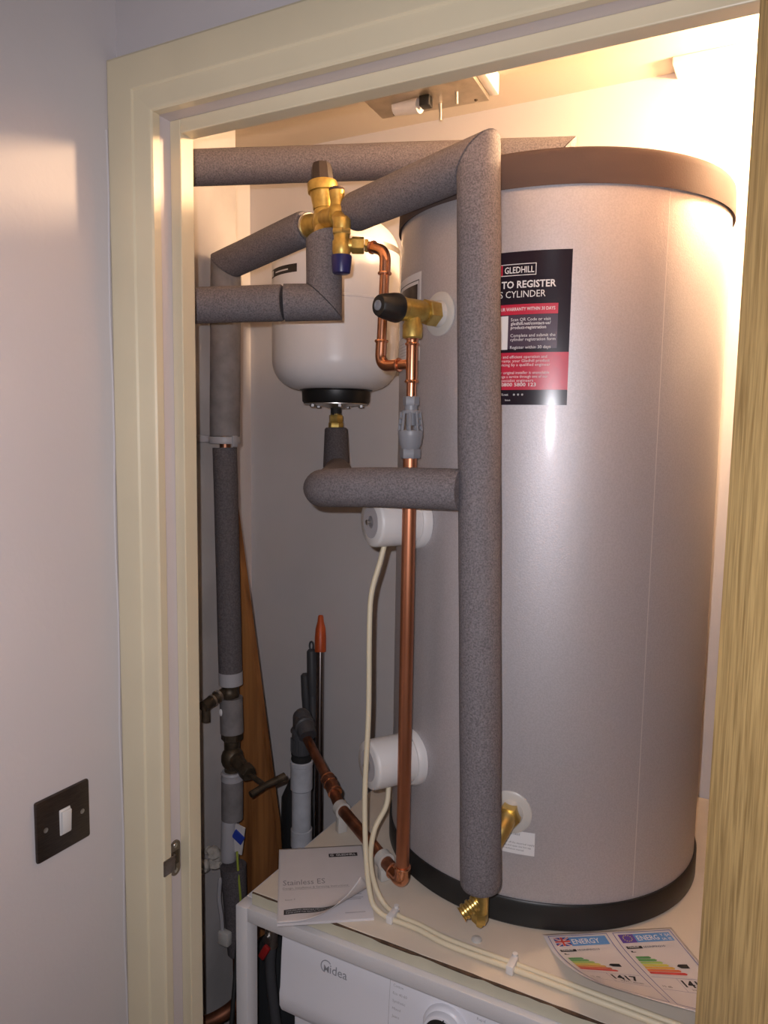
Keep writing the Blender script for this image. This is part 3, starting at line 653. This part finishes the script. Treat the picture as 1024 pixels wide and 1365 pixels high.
for s in (-.022, 0.004, .022): obj('solder_ring', ringat(d2 + rd2 * s, rd2, .0135), 'copper', cpn)
obj('old_tube', MB().tube([d2, d2.lerp(d3, .90)], .010, 18), 'copper_old', dp)
# pipe clips on the worktop
for k, (p, dd) in enumerate(((d1 + V((.006, -.004, -.001)), rdir), (V((PX, PY, ze)) + rdir * .062, rdir))):
    w_ = V((-dd.y, dd.x, 0)).normalized(); bs = V((p.x, p.y, W + .001))
    mb = MB()
    mb.lathe([(.0115, -.008), (.0155, -.008), (.0155, .008), (.0115, .008), (.0115, -.008)], p, dd, 24)
    rm = Matrix((w_, V((-w_.y, w_.x, 0)), V((0, 0, 1)))).transposed()
    mb.obox((p.x, p.y, (W + .001 + p.z - .012) / 2), (.018, .014, max(.006, p.z - .012 - W - .001)), rm, .001)
    o = obj('pipe_clip', mb, 'white_clear'); tag(o, ['milky plastic clip holding the copper pipe near the board edge', 'milky plastic clip holding the copper pipe beside its bottom elbow'][k], 'clip')

# tundish
td = thing('tundish', 'grey plastic tundish with slotted sides on the copper drop', 'tundish', (PX, PY, 1.6305))
obj('top_nut', MB().hexn((PX, PY, 1.7140), (PX, PY, 1.7005), .0125, .2), 'grey_pl', td)
obj('neck', MB().lathe([(.0100, 1.7015), (.0100, 1.6935), (.0142, 1.6930), (.0148, 1.6895), (.0150, 1.6885)], (PX, PY, 0), n=28), 'grey_pl', td)
mb = MB()
for k in range(9):
    a = 2 * math.pi * (k + .3) / 9; c, s = math.cos(a), math.sin(a)
    mb.tube([(PX + .0145 * c, PY + .0145 * s, 1.6905), (PX + .0178 * c, PY + .0178 * s, 1.6615)], .0022, 6)
for k in (2, 5, 8):
    for h in range(2):
        a0 = 2 * math.pi * (k + .3) / 9; z = 1.6805 - h * .009; r = .0155 + .001 * h
        mb.tube([(PX + r * math.cos(a0 + j * .17), PY + r * math.sin(a0 + j * .17), z) for j in range(5)], .0016, 6)
obj('cage', mb, 'grey_pl', td)
obj('funnel', MB().lathe([(.0170, 1.6640), (.0190, 1.6625), (.0195, 1.6575), (.0190, 1.6545), (.0172, 1.6425), (.0145, 1.6365), (.0135, 1.6335)], (PX, PY, 0), n=32), 'grey_pl', td)
obj('inner_spout', MB().lathe([(.0075, 1.6925), (.0072, 1.6705), (.006, 1.6705)], (PX, PY, 0), n=18), 'grey_pl', td)
obj('bottom_nut', MB().hexn((PX, PY, 1.6350), (PX, PY, 1.6205), .0160, .25), 'grey_pl', td)

# ------------------------------------------------------------------ waste pipe
wp = thing('waste_pipe', 'white plastic waste pipe with black compression trap beside the board', 'pipe', (-.903, 1.322, 0))
obj('pipe', MB().cyl((-.904, 1.324, 0.001), (-.903, 1.322, .905), .0215, 28), 'pvc', wp)
obj('socket', MB().lathe([(.0215, .868), (.0245, .871), (.0245, .925), (.0255, .926), (.0255, .934), (.0235, .936), (.018, .936)], (-.903, 1.322, 0), n=32), 'pvc', wp)
obj('socket', MB().lathe([(.0215, .735), (.0240, .737), (.0240, .775), (.0215, .778)], (-.904, 1.324, 0), n=32), 'pvc', wp)
obj('seal_ring', MB().lathe([(.0220, .936), (.0235, .940), (.0220, .947), (.0235, .951), (.019, .953)], (-.903, 1.322, 0), n=28), 'blackmatt', wp)
nut = MB().lathe([(.0215, .953), (.0225, .958), (.0215, 1.000), (.0245, 1.002), (.0245, 1.006), (.019, 1.014)], (-.903, 1.322, 0), n=28)
for k in range(14):
    a = 2 * math.pi * k / 14; nut.obox((-.903 + .0225 * math.cos(a), 1.322 + .0225 * math.sin(a), .972), (.004, .003, .03), Matrix.Rotation(a, 3, 'Z'))
obj('compression_nut', nut, 'dkgrey', wp)
eb = obj('elbow', MB().tube(fillet([(-.903, 1.322, 1.005), (-.905, 1.324, 1.038), (-.890, 1.312, 1.028), (-.868, 1.294, 1.008)], .02), .0195, 20), 'dkgrey', wp)
obj('elbow_nut', MB().lathe([(.0215, -.006), (.0235, -.003), (.0235, .014), (.0205, .017)], (-.893, 1.314, 1.024), rd2 * -1, 12), 'dkgrey', eb)

# ------------------------------------------------------------------ poles, plank and bag in the back corner
bh = thing('broom', 'broom handle with orange tip and shiny metal pole leaning in corner', 'broom', (-.937, 1.443, 0))
b0, b1 = V((-1.058, 1.635, 1.081)), V((-.937, 1.443, .10)); bdv = (b1 - b0).normalized()
obj('pole', MB().cyl(b0, b1, .0110, 20), 'pole', bh)
obj('grip', MB().lathe([(.0145, .0), (.0153, -.004), (.0153, -.038), (.0134, -.062), (.0086, -.080), (.0073, -.093), (.0054, -.097), (.001, -.0975)], b0 + bdv * .004, bdv, 24), 'orange', bh)
obj('brush_head', MB().obox(b1 + V((0, 0, -.02)), (.05, .05, .04), Matrix.Rotation(.6, 3, 'Z'), .006), 'dkgrey', bh)
obj('bristles', MB().obox(b1 + V((0, 0, -.068)), (.046, .042, .06), Matrix.Rotation(.6, 3, 'Z')), 'blackmatt', bh)
def stick(a, b, r, label, hang):
    a, b = V(a), V(b); d = (b - a).normalized()
    tt = thing('mop_handle', label, 'handle', (b.x, b.y, b.z))
    obj('pole', MB().cyl(a + d * .10, b, r * .8, 14), 'dkgrey', tt)
    obj('grip', MB().lathe([(r * .6, 0), (r, .006), (r * 1.05, .06), (r * .9, .12), (r * .8, .125)], a, d, 16), 'dkgrey', tt)
    if hang:
        ll = [a - d * .004 + V((.006 * math.cos(q), 0, .012 * math.sin(q) + .004)) for q in [k * math.pi / 6 for k in range(13)]]
        obj('hanging_loop', MB().tube(ll, .0028, 8), 'dkgrey', tt)
stick((-1.0934, 1.646, 1.077), (-.963, 1.502, .001), .0132, 'dark grey handle with hanging loop behind the orange tipped broom', True)
stick((-1.114, 1.6465, 1.006), (-1.000, 1.574, .001), .0128, 'shorter dark grey handle without loop left of the broom', False)
# plank: a long board leaning against the nib corner
pk = MB(); fnt = [V((x, 1.2875, z)) for x, z in ((-1.105, 1.62), (-1.085, 1.62), (-1.053, 1.425), (-1.004, 1.118), (-.950, .781), (-.941, .66), (-.932, .001), (-1.105, .001))]
pk.add(fnt + [p + V((0, .020, 0)) for p in fnt], [tuple(range(8)), tuple(range(15, 7, -1))] + [(i, (i + 1) % 8, 8 + (i + 1) % 8, 8 + i) for i in range(8)])
o = obj('wood_plank', pk, 'plank', smooth=False); tag(o, 'tapered brown wooden plank leaning behind the lagged riser', 'plank')
bg = MB().ball((-.838, 1.155, .33), .30, 36, (.31, .30, 1.09))  # made-up black mass filling the dark gap between frame leg and machine
for p in bg.v:
    k = max(0, (p.z - .45) / .2); p.x += -.05 * k * k * .3
    p += noise.noise_vector(p * 16) * .016 + noise.noise_vector(p * 45) * .006
    p.z = max(.001, p.z); p.x = min(max(p.x, -.885 if p.z < .58 else -.935), -.722); p.y = max(p.y, 1.075)
o = obj('black_filler', bg, 'bag'); tag(o, 'bulging black filler mass on the floor behind the frame leg', 'bag')
bg = MB().lathe([(.012, .001), (.030, .01), (.036, .30), (.036, .60), (.040, .74), (.038, .83), (.022, .875), (.004, .89)], (-.938, 1.338 + .030, 0), n=28)
for p in bg.v:
    q = noise.noise_vector(p * 26) * .012 + noise.noise_vector(p * 70) * .004; p.x = min(p.x + q.x, -.930 + .0); p.y = max(1.326, p.y + q.y); p.z = max(.001, p.z + q.z)
o = obj('plastic_bag', bg, 'bag'); tag(o, 'tall crumpled dark plastic bag between the plank and waste pipe', 'bag')

# ------------------------------------------------------------------ cables
c1p = smooth_path([(-.562, 1.058, 1.482), (-.566, 1.048, 1.45), (-.574, 1.036, 1.40), (-.571, 1.026, 1.333), (-.566, 1.018, 1.213), (-.562, 1.002, 1.082), (-.549, .986, .985), (-.535, .977, .93), (-.522, .975, .9135), (-.500, .974, .9075), (-.45, .972, .9075), (-.394, .962, .9075), (-.293, .961, .9075), (-.20, .959, .9075), (-.10, .957, .9075), (.20, .95, .9075)])
o = obj('power_cable', MB().tube(c1p, .0043, 12), 'cable'); tag(o, 'long cream flex hanging from the upper white heater cover', 'cable')
c2p = smooth_path([(-.549, 1.060, 1.076), (-.543, 1.040, 1.05), (-.549, 1.012, 1.02), (-.550, 1.002, .975), (-.540, 1.000, .935), (-.520, .996, .911), (-.490, .986, .9075), (-.45, .982, .9075), (-.394, .973, .9075), (-.293, .972, .9075), (-.20, .970, .9075), (-.10, .968, .9075), (.20, .962, .9075)])
o = obj('power_cable', MB().tube(c2p, .0043, 12), 'cable'); tag(o, 'short cream flex hanging from the lower white heater cover', 'cable')
for k, (x, y, lab) in enumerate(((-.497, .9805, 'white cable clip at the bend of the two cream flexes'), (-.298, .9665, 'white cable clip across the flexes on the straight run'))):
    o = obj('cable_clip', MB().box((x - .0055, y - .014, W), (x + .0055, y + .014, W + .0135), .002).cyl((x, y + .012, W + .006), (x, y + .012, W + .017), .004, 12), 'white_pl'); tag(o, lab, 'clip')
o = obj('screw_cap', MB().lathe([(.008, 0), (.0075, .003), (.004, .0045), (.001, .005)], (-.365, 1.0, W), n=20), 'white_clear'); tag(o, 'small clear round cap on the board beside the flexes', 'cap')

# ------------------------------------------------------------------ papers
# installation booklet
BO = V((-.762, 1.045)); b1_ = V((.8165, .577)); b2_ = V((.577, -.8165)); BW, BHt = .150, .205
bkz = W + .0045
def page(s, tt, z): p = BO + b1_ * s + b2_ * tt; return V((p.x, p.y, z))
bk = thing('manual_booklet', 'white installation booklet with grey title lying over the board corner', 'booklet', (-.66, 1.0, W))
mb = MB(); mb.add([page(0, 0, W + .0005), page(BW, 0, W + .0005), page(BW, BHt, W + .0005), page(0, BHt, W + .0005), page(0, 0, bkz), page(BW, 0, bkz), page(BW, BHt, bkz), page(0, BHt, bkz)], [(0, 1, 2, 3), (4, 5, 6, 7), (0, 1, 5, 4), (1, 2, 6, 5), (2, 3, 7, 6), (3, 0, 4, 7)])
pg = obj('pages', mb, 'paper2', bk, smooth=False)
mb = MB(); f_ = lambda x, y: page(x, BHt - y, bkz + .0005)
for (x, y, w_) in ((.112, .062, .024), (.104, .053, .034), (.104, .049, .030), (.106, .015, .032)): rect(mb, f_, x, y, x + w_, y + .0022)
obj('page_print', mb, 'print_light', pg)
rho = .048; ldir = V((.62, .785)); ldir.normalize()
# roll the loose lower right corner of the cover up
def cover(s, tt, d=0.0):
    k = V((s, tt)).dot(ldir) - V((BW * .55, BHt * .765)).dot(ldir)
    if k <= 0: return page(s, tt, bkz + .002 + d)
    a = min(k / rho, 1.5); over = max(0, k - 1.5 * rho)
    b = V((s, tt)) + ldir * (rho * math.sin(a) - k + over * math.cos(a)); q = page(b.x, b.y, bkz + .002 + rho * (1 - math.cos(a)) + over * math.sin(a))
    nn = (b1_ * ldir.x + b2_ * ldir.y) * (-math.sin(a)); return q + V((nn.x, nn.y, math.cos(a))) * d
mb = MB(); mb.grid(lambda u, v: cover(BW * u, BHt * v), 40, 50)
cvr = obj('cover', mb, 'paper', bk, angle=60)
sol = cvr.modifiers.new('thickness', 'SOLIDIFY'); sol.thickness = .0004; sol.offset = -1
cf = lambda x, y: cover(x, BHt - y, .0006)
mb = MB(); text('Stainless ES', .0205, lambda x, y: cf(.008 + x, .094 + y), .0, width=.070, mb=mb)
text('Design, Installation & Servicing Instructions', .0075, lambda x, y: cf(.008 + x, .083 + y), .0, width=.108, mb=mb)
rect(mb, cf, .008, .0805, .118, .0811, 12, 1); text('Issue 7', .006, lambda x, y: cf(.012 + x, .053 + y), mb=mb)
obj('title_print', mb, 'print_grey', cvr, smooth=False, clean=False)
mb = MB(); rect(mb, cf, .088, .170, .139, .181, 8, 2); obj('logo_band', mb, 'print_black', cvr)
mb = MB(); mb.grid(lambda u, v: cf(.010 + .098 * u, .017 + .0125 * v + .0022 * math.sin(u * 5.5)), 24, 3); obj('notice_band', mb, 'print_black', cvr)
mb = MB(); cg = lambda x, y: cover(x, BHt - y, .0010)
text('G', .0088, lambda x, y: cg(.0905 + x, .1725 + y), .02, mb=mb); text('GLEDHILL', .0088, lambda x, y: cg(.101 + x, .1725 + y), .012, width=.035, mb=mb)
obj('logo_lettering', mb, 'print_white', cvr, smooth=False, clean=False)
mb = MB()
for i, s in enumerate(('PLEASE READ AND UNDERSTAND THESE INSTRUCTIONS BEFORE', 'PLEASE LEAVE THIS MANUAL WITH THE END USER')): text(s, .0042, lambda x, y, i=i: cg(.013 + x, .0240 - i * .0050 + .0022 * math.sin((.003 + x) / .098 * 5.5) + y), width=.086, mb=mb)
obj('notice_lettering', mb, 'print_white', cvr, smooth=False, clean=False)

# energy label sheet with a lifted corner
EO = V((-.2813, 1.0594)); e1 = V((.83, .5577)); e2 = V((.60, -.80)); EW, EH = .205, .200
def sheet(s, tt, d=0.0):
    x, y = s / EW, tt / EH
    p = EO + e1 * s + e2 * tt
    lift = .053 * max(0, (y - .15)) ** 1.35 * max(0, 1 - x * .9) ** 1.2 * 1.45
    onflex = .0098 * math.exp(-((p.y - .966) / .028) ** 2)
    back = V((-.10, .28)) * lift
    return V((p.x + back.x, p.y + back.y, W + .0018 + max(lift, onflex) + d))
es = thing('energy_label_sheet', 'white sheet with two printed energy rating labels on the board', 'paper', (-.17, 1.03, W))
mb = MB(); mb.grid(lambda u, v: sheet(EW * u, EH * v), 40, 40)
sh = obj('sheet', mb, 'paper', es, angle=60); sol = sh.modifiers.new('thickness', 'SOLIDIFY'); sol.thickness = .0003; sol.offset = -1
def label(x0, name, eu):
    w, h = .092, .186
    f0 = lambda x, y: sheet(x0 + x, .006 + (h - y), .0006); f1 = lambda x, y: sheet(x0 + x, .006 + (h - y), .0010); f2 = lambda x, y: sheet(x0 + x, .006 + (h - y), .0014)
    mb = MB(); tl = .0010
    for a in ((0, 0, w, tl, 12, 1), (0, h - tl, w, h, 12, 1), (0, 0, tl, h, 1, 20), (w - tl, 0, w, h, 1, 20), (.004, .042, w - .004, .0425, 12, 1), (.004, .074, w - .004, .0745, 12, 1), (.040, .0425, .0404, .074, 1, 6)): rect(mb, f0, *a)
    root = obj('label_frame', mb, 'flag_blue', es); root['label'] = name
    mb = MB(); rect(mb, f0, .006, .162, .029, .181, 4, 4); obj('flag_field', mb, 'purple' if eu else 'print_white', root)
    if not eu:
        mb = MB()
        for (ax_, ay, bx_, by_) in ((.006, .173, .0085, .181), ): pass
        for tri in (((.0085, .181), (.0155, .181), (.0155, .1760)), ((.0195, .181), (.0265, .181), (.0195, .1760)), ((.0085, .162), (.0155, .162), (.0155, .1670)), ((.0195, .162), (.0265, .162), (.0195, .1670)), ((.006, .1792), (.006, .1742), (.0128, .1742)), ((.029, .1792), (.029, .1742), (.0222, .1742)), ((.006, .1638), (.006, .1688), (.0128, .1688)), ((.029, .1638), (.029, .1688), (.0222, .1688))):
            mb.add([f1(*p) for p in tri], [(0, 1, 2)])
        obj('flag_blue', mb, 'flag_blue', root)
        mb = MB(); rect(mb, f2, .006, .1698, .029, .1732, 4, 1); rect(mb, f2, .0158, .162, .0192, .181, 1, 4)
        for (a, b) in (((.006, .181), (.0145, .1742)), ((.029, .181), (.0205, .1742)), ((.006, .162), (.0145, .1688)), ((.029, .162), (.0205, .1688))):
            mb.add([f2(a[0], a[1]), f2(a[0], a[1] + (-.0014 if a[1] > .17 else .0014)), f2(b[0], b[1] + (-.0 if a[1] > .17 else .0)), f2(b[0], b[1] + (.0014 if a[1] > .17 else -.0014))], [(0, 1, 2, 3)])
        obj('flag_cross', mb, 'ered', root)
    else:
        mb = MB()
        for k in range(12):
            a = k * math.pi / 6; cx_, cy_ = .0175 + .0065 * math.cos(a), .1715 + .0065 * math.sin(a)
            mb.add([f1(cx_ + .0011 * math.cos(q * 1.2566 + 1.57), cy_ + .0011 * math.sin(q * 1.2566 + 1.57)) for q in range(5)], [(0, 1, 2, 3, 4)])
        obj('flag_stars', mb, 'e3', root)
    mb = MB(); rect(mb, f0, .029, .162, w - .005, .181, 8, 4); obj('header', mb, 'blue', root)
    mb = MB(); text('ENERG' if eu else 'ENERGY', .0155, lambda x, y: f1(.032 + x, .1655 + y), .01, width=.034 if eu else .042, mb=mb)
    if eu: text('IA IE', .0078, lambda x, y: f1(.070 + x, .1635 + y), .01, mb=mb); text('Y IJA', .0078, lambda x, y: f1(.070 + x, .1725 + y), .01, mb=mb)
    obj('header_lettering', mb, 'print_white', root, smooth=False, clean=False)
    mb = MB(); rect(mb, f0, .006, .1475, .030, .154, 3, 2); obj('maker_block', mb, 'print_black', root)
    mb = MB(); rect(mb, f0, .062, .099, .075, .108, 2, 2)
    mb.add([f0(.062, .099), f0(.062, .108), f0(.0575, .1035)], [(0, 1, 2)]); obj('rating_arrow', mb, 'print_black', root)
    mb = MB()
    text('1417', .0215, lambda x, y: f0(.044 + x, .055 + y), .028, width=.036, mb=mb); obj('figure_print', mb, 'print_black', root, smooth=False, clean=False)
    mb = MB(); text('kWh / annum', .0058, lambda x, y: f0(.050 + x, .0475 + y), mb=mb)
    obj('unit_print', mb, 'print_black', root, smooth=False, clean=False)
    mb = MB(); rect(mb, f0, .008, .1385, .011, .1425); rect(mb, f0, .010, .1385, .015, .1400); obj('tap_symbol', mb, 'print_black', root)
    mb = MB(); text('15 dB', .0062, lambda x, y: f0(.008 + x, .048 + y), mb=mb); obj('sound_print', mb, 'print_black', root, smooth=False, clean=False)
    mb = MB()
    text('SESINPIN210', .0062, lambda x, y: f0(.032 + x, .149 + y), mb=mb)
    obj('model_print', mb, 'print_black', root, smooth=False, clean=False)
    mb = MB(); text('Gledhill', .0055, lambda x, y: f2(.008 + x, .1488 + y), .01, mb=mb); obj('maker_lettering', mb, 'print_white', root, smooth=False, clean=False)
    for k in range(7):
        y = .1225 - k * .0066; L_ = .020 + k * .0055; mb = MB()
        rect(mb, f0, .008, y, .008 + L_, y + .0056, 4, 2); mb.add([f0(.008 + L_, y), f0(.008 + L_, y + .0056), f0(.0106 + L_, y + .0028)], [(0, 1, 2)])
        obj('rating_bar', mb, 'e%d' % k, root)
label(.006, 'label with the union flag', False); label(.107, 'label with the violet star flag', True)

# ------------------------------------------------------------------ switch and strike plate
sw = thing('light_switch', 'dark bronze metal light switch with white rocker on left wall', 'light switch', (-.853, .6625, 1.078))
sx = -.853
obj('plate', MB().box((sx, .6195, 1.0775), (sx + .0070, .7060, 1.1635), .0032), 'switch', sw)
rk = obj('rocker', MB().box((sx + .0055, .6545, 1.1020), (sx + .0085, .6720, 1.1385), .001), 'white_pl', sw)
obj('rocker_face', MB().obox((sx + .0098, .6632, 1.1203), (.0045, .0150, .0320), Matrix.Rotation(.06, 3, 'Y'), .0012), 'white_pl', rk)
for y in (.6330, .6925):
    s = obj('screw', MB().lathe([(.0036, 0), (.0036, .0008), (.002, .0012)], (sx + .0063, y, 1.1205), (1, 0, 0), 16), 'steel', sw)
mb = MB(); rect(mb, lambda a, b: V((sx + .0067, .6590 + a, 1.0905 + b)), 0, 0, .0085, .0016); obj('maker_mark', mb, 'steel', sw)
kp = thing('strike_plate', 'dark steel strike plate screwed to the cream door frame', 'strike plate', (-.785, .803, .981))
pl_ = MB(); ring_ = [(.8085 + .0100 * math.cos(a), 1.0275 + .0095 * math.sin(a)) for a in [math.pi * k / 10 for k in range(11)]] + [(.8085 + .0100 * math.cos(a), .9905 + .0095 * math.sin(a)) for a in [math.pi + math.pi * k / 10 for k in range(11)]]
nn_ = len(ring_); pl_.add([(-.785, y, z) for y, z in ring_] + [(-.7830, y, z) for y, z in ring_], [tuple(range(nn_)), tuple(range(nn_, 2 * nn_))] + [(i, (i + 1) % nn_, nn_ + (i + 1) % nn_, nn_ + i) for i in range(nn_)])
obj('plate', pl_, 'strike', kp)
obj('lip', MB().box((-.7752, .7745, .9985), (-.7725, .7990, 1.0225), .0008).box((-.785, .7965, .9985), (-.7725, .7990, 1.0225), .0005), 'strike', kp)
obj('latch_hole', MB().box((-.7832, .8020, .9990), (-.7824, .8150, 1.0200), .0003), 'brass_old', kp)
for z in (1.0290, .9890): obj('screw', MB().lathe([(.0040, 0), (.0036, .0006), (.001, .0007)], (-.7831, .8085, z), (1, 0, 0), 14), 'steel', kp)

# ------------------------------------------------------------------ metal box on the cupboard ceiling
gb = thing('ceiling_box', 'galvanised metal gear box screwed to the cupboard ceiling', 'metal box', (-.68, 1.44, 2.33))
Rz_ = Matrix.Rotation(math.radians(4), 3, 'Z'); bc = V((-.690, 1.425, 2.3555))
obj('tray', MB().obox(bc, (.238, .150, .049), Rz_, .0015), 'galv', gb)
obj('end_flange', MB().obox(bc + Rz_ @ V((.129, .0, .004)), (.018, .150, .040), Rz_, .001), 'white_pl', gb)
obj('lamp_holder', MB().cyl(bc + Rz_ @ V((-.068, .030, -.026)), bc + Rz_ @ V((-.010, .018, -.034)), .016, 20), 'white_pl', gb)
obj('terminal', MB().obox(bc + Rz_ @ V((.006, .010, -.034)), (.022, .022, .020), Rz_, .002), 'black', gb)
for dx, dy, ln in ((.022, .050, .032), (.070, .012, .022)):
    obj('pin', MB().cyl(bc + Rz_ @ V((dx, dy, -.0245)), bc + Rz_ @ V((dx, dy + .003, -.0245 - ln)), .0035, 12), 'steel', gb)
for dx, dy in ((-.085, .062), (.095, .060)): obj('screw', MB().lathe([(.004, 0), (.003, .002), (.001, .003)], bc + Rz_ @ V((dx, dy, -.0245)), (0, 0, -1), 12), 'brass_old', gb)

# shelf added out of view, shaped to block the bulb's downward light
shade_shelf_mb = MB(); sp_ = [(.4195, .93), (.4195, 1.6595), (.085, 1.6595), (.085, 1.43), (.045, 1.39), (.045, .93)]
shade_shelf_mb.add([(x, y, 1.985) for x, y in sp_] + [(x, y, 2.005) for x, y in sp_], [tuple(range(6)), tuple(range(6, 12))] + [(i, (i + 1) % 6, 6 + (i + 1) % 6, 6 + i) for i in range(6)])
tag(obj('shade_shelf', shade_shelf_mb, 'laminate', smooth=False), 'cream shelf added out of view to block downward light from the bare bulb', 'shade_shelf')
# the cupboard's bare bulb, hidden from here behind the door
lm = thing('pendant_bulb', 'glowing bare bulb on a short pendant from the cupboard ceiling', 'lamp', (BULB.x, BULB.y, ZC))
obj('ceiling_rose', MB().lathe([(.045, ZC - .0005), (.044, ZC - .012), (.03, ZC - .022), (.006, ZC - .026)], (BULB.x, BULB.y, 0), n=32), 'white_pl', lm)
obj('flex', MB().cyl((BULB.x, BULB.y, ZC - .025), (BULB.x, BULB.y, BULB.z + .09), .0035, 10), 'white_pl', lm)
obj('lamp_holder', MB().lathe([(.006, .105), (.014, .10), (.017, .075), (.019, .060), (.014, .057)], BULB, n=24), 'white_pl', lm)
obj('bulb', MB().lathe([(.013, .058), (.016, .052), (.022, .046), (.037, .034), (.047, .018), (.050, .0), (.047, -.018), (.037, -.034), (.020, -.046), (.003, -.050)], BULB, n=28), 'bulb', lm)
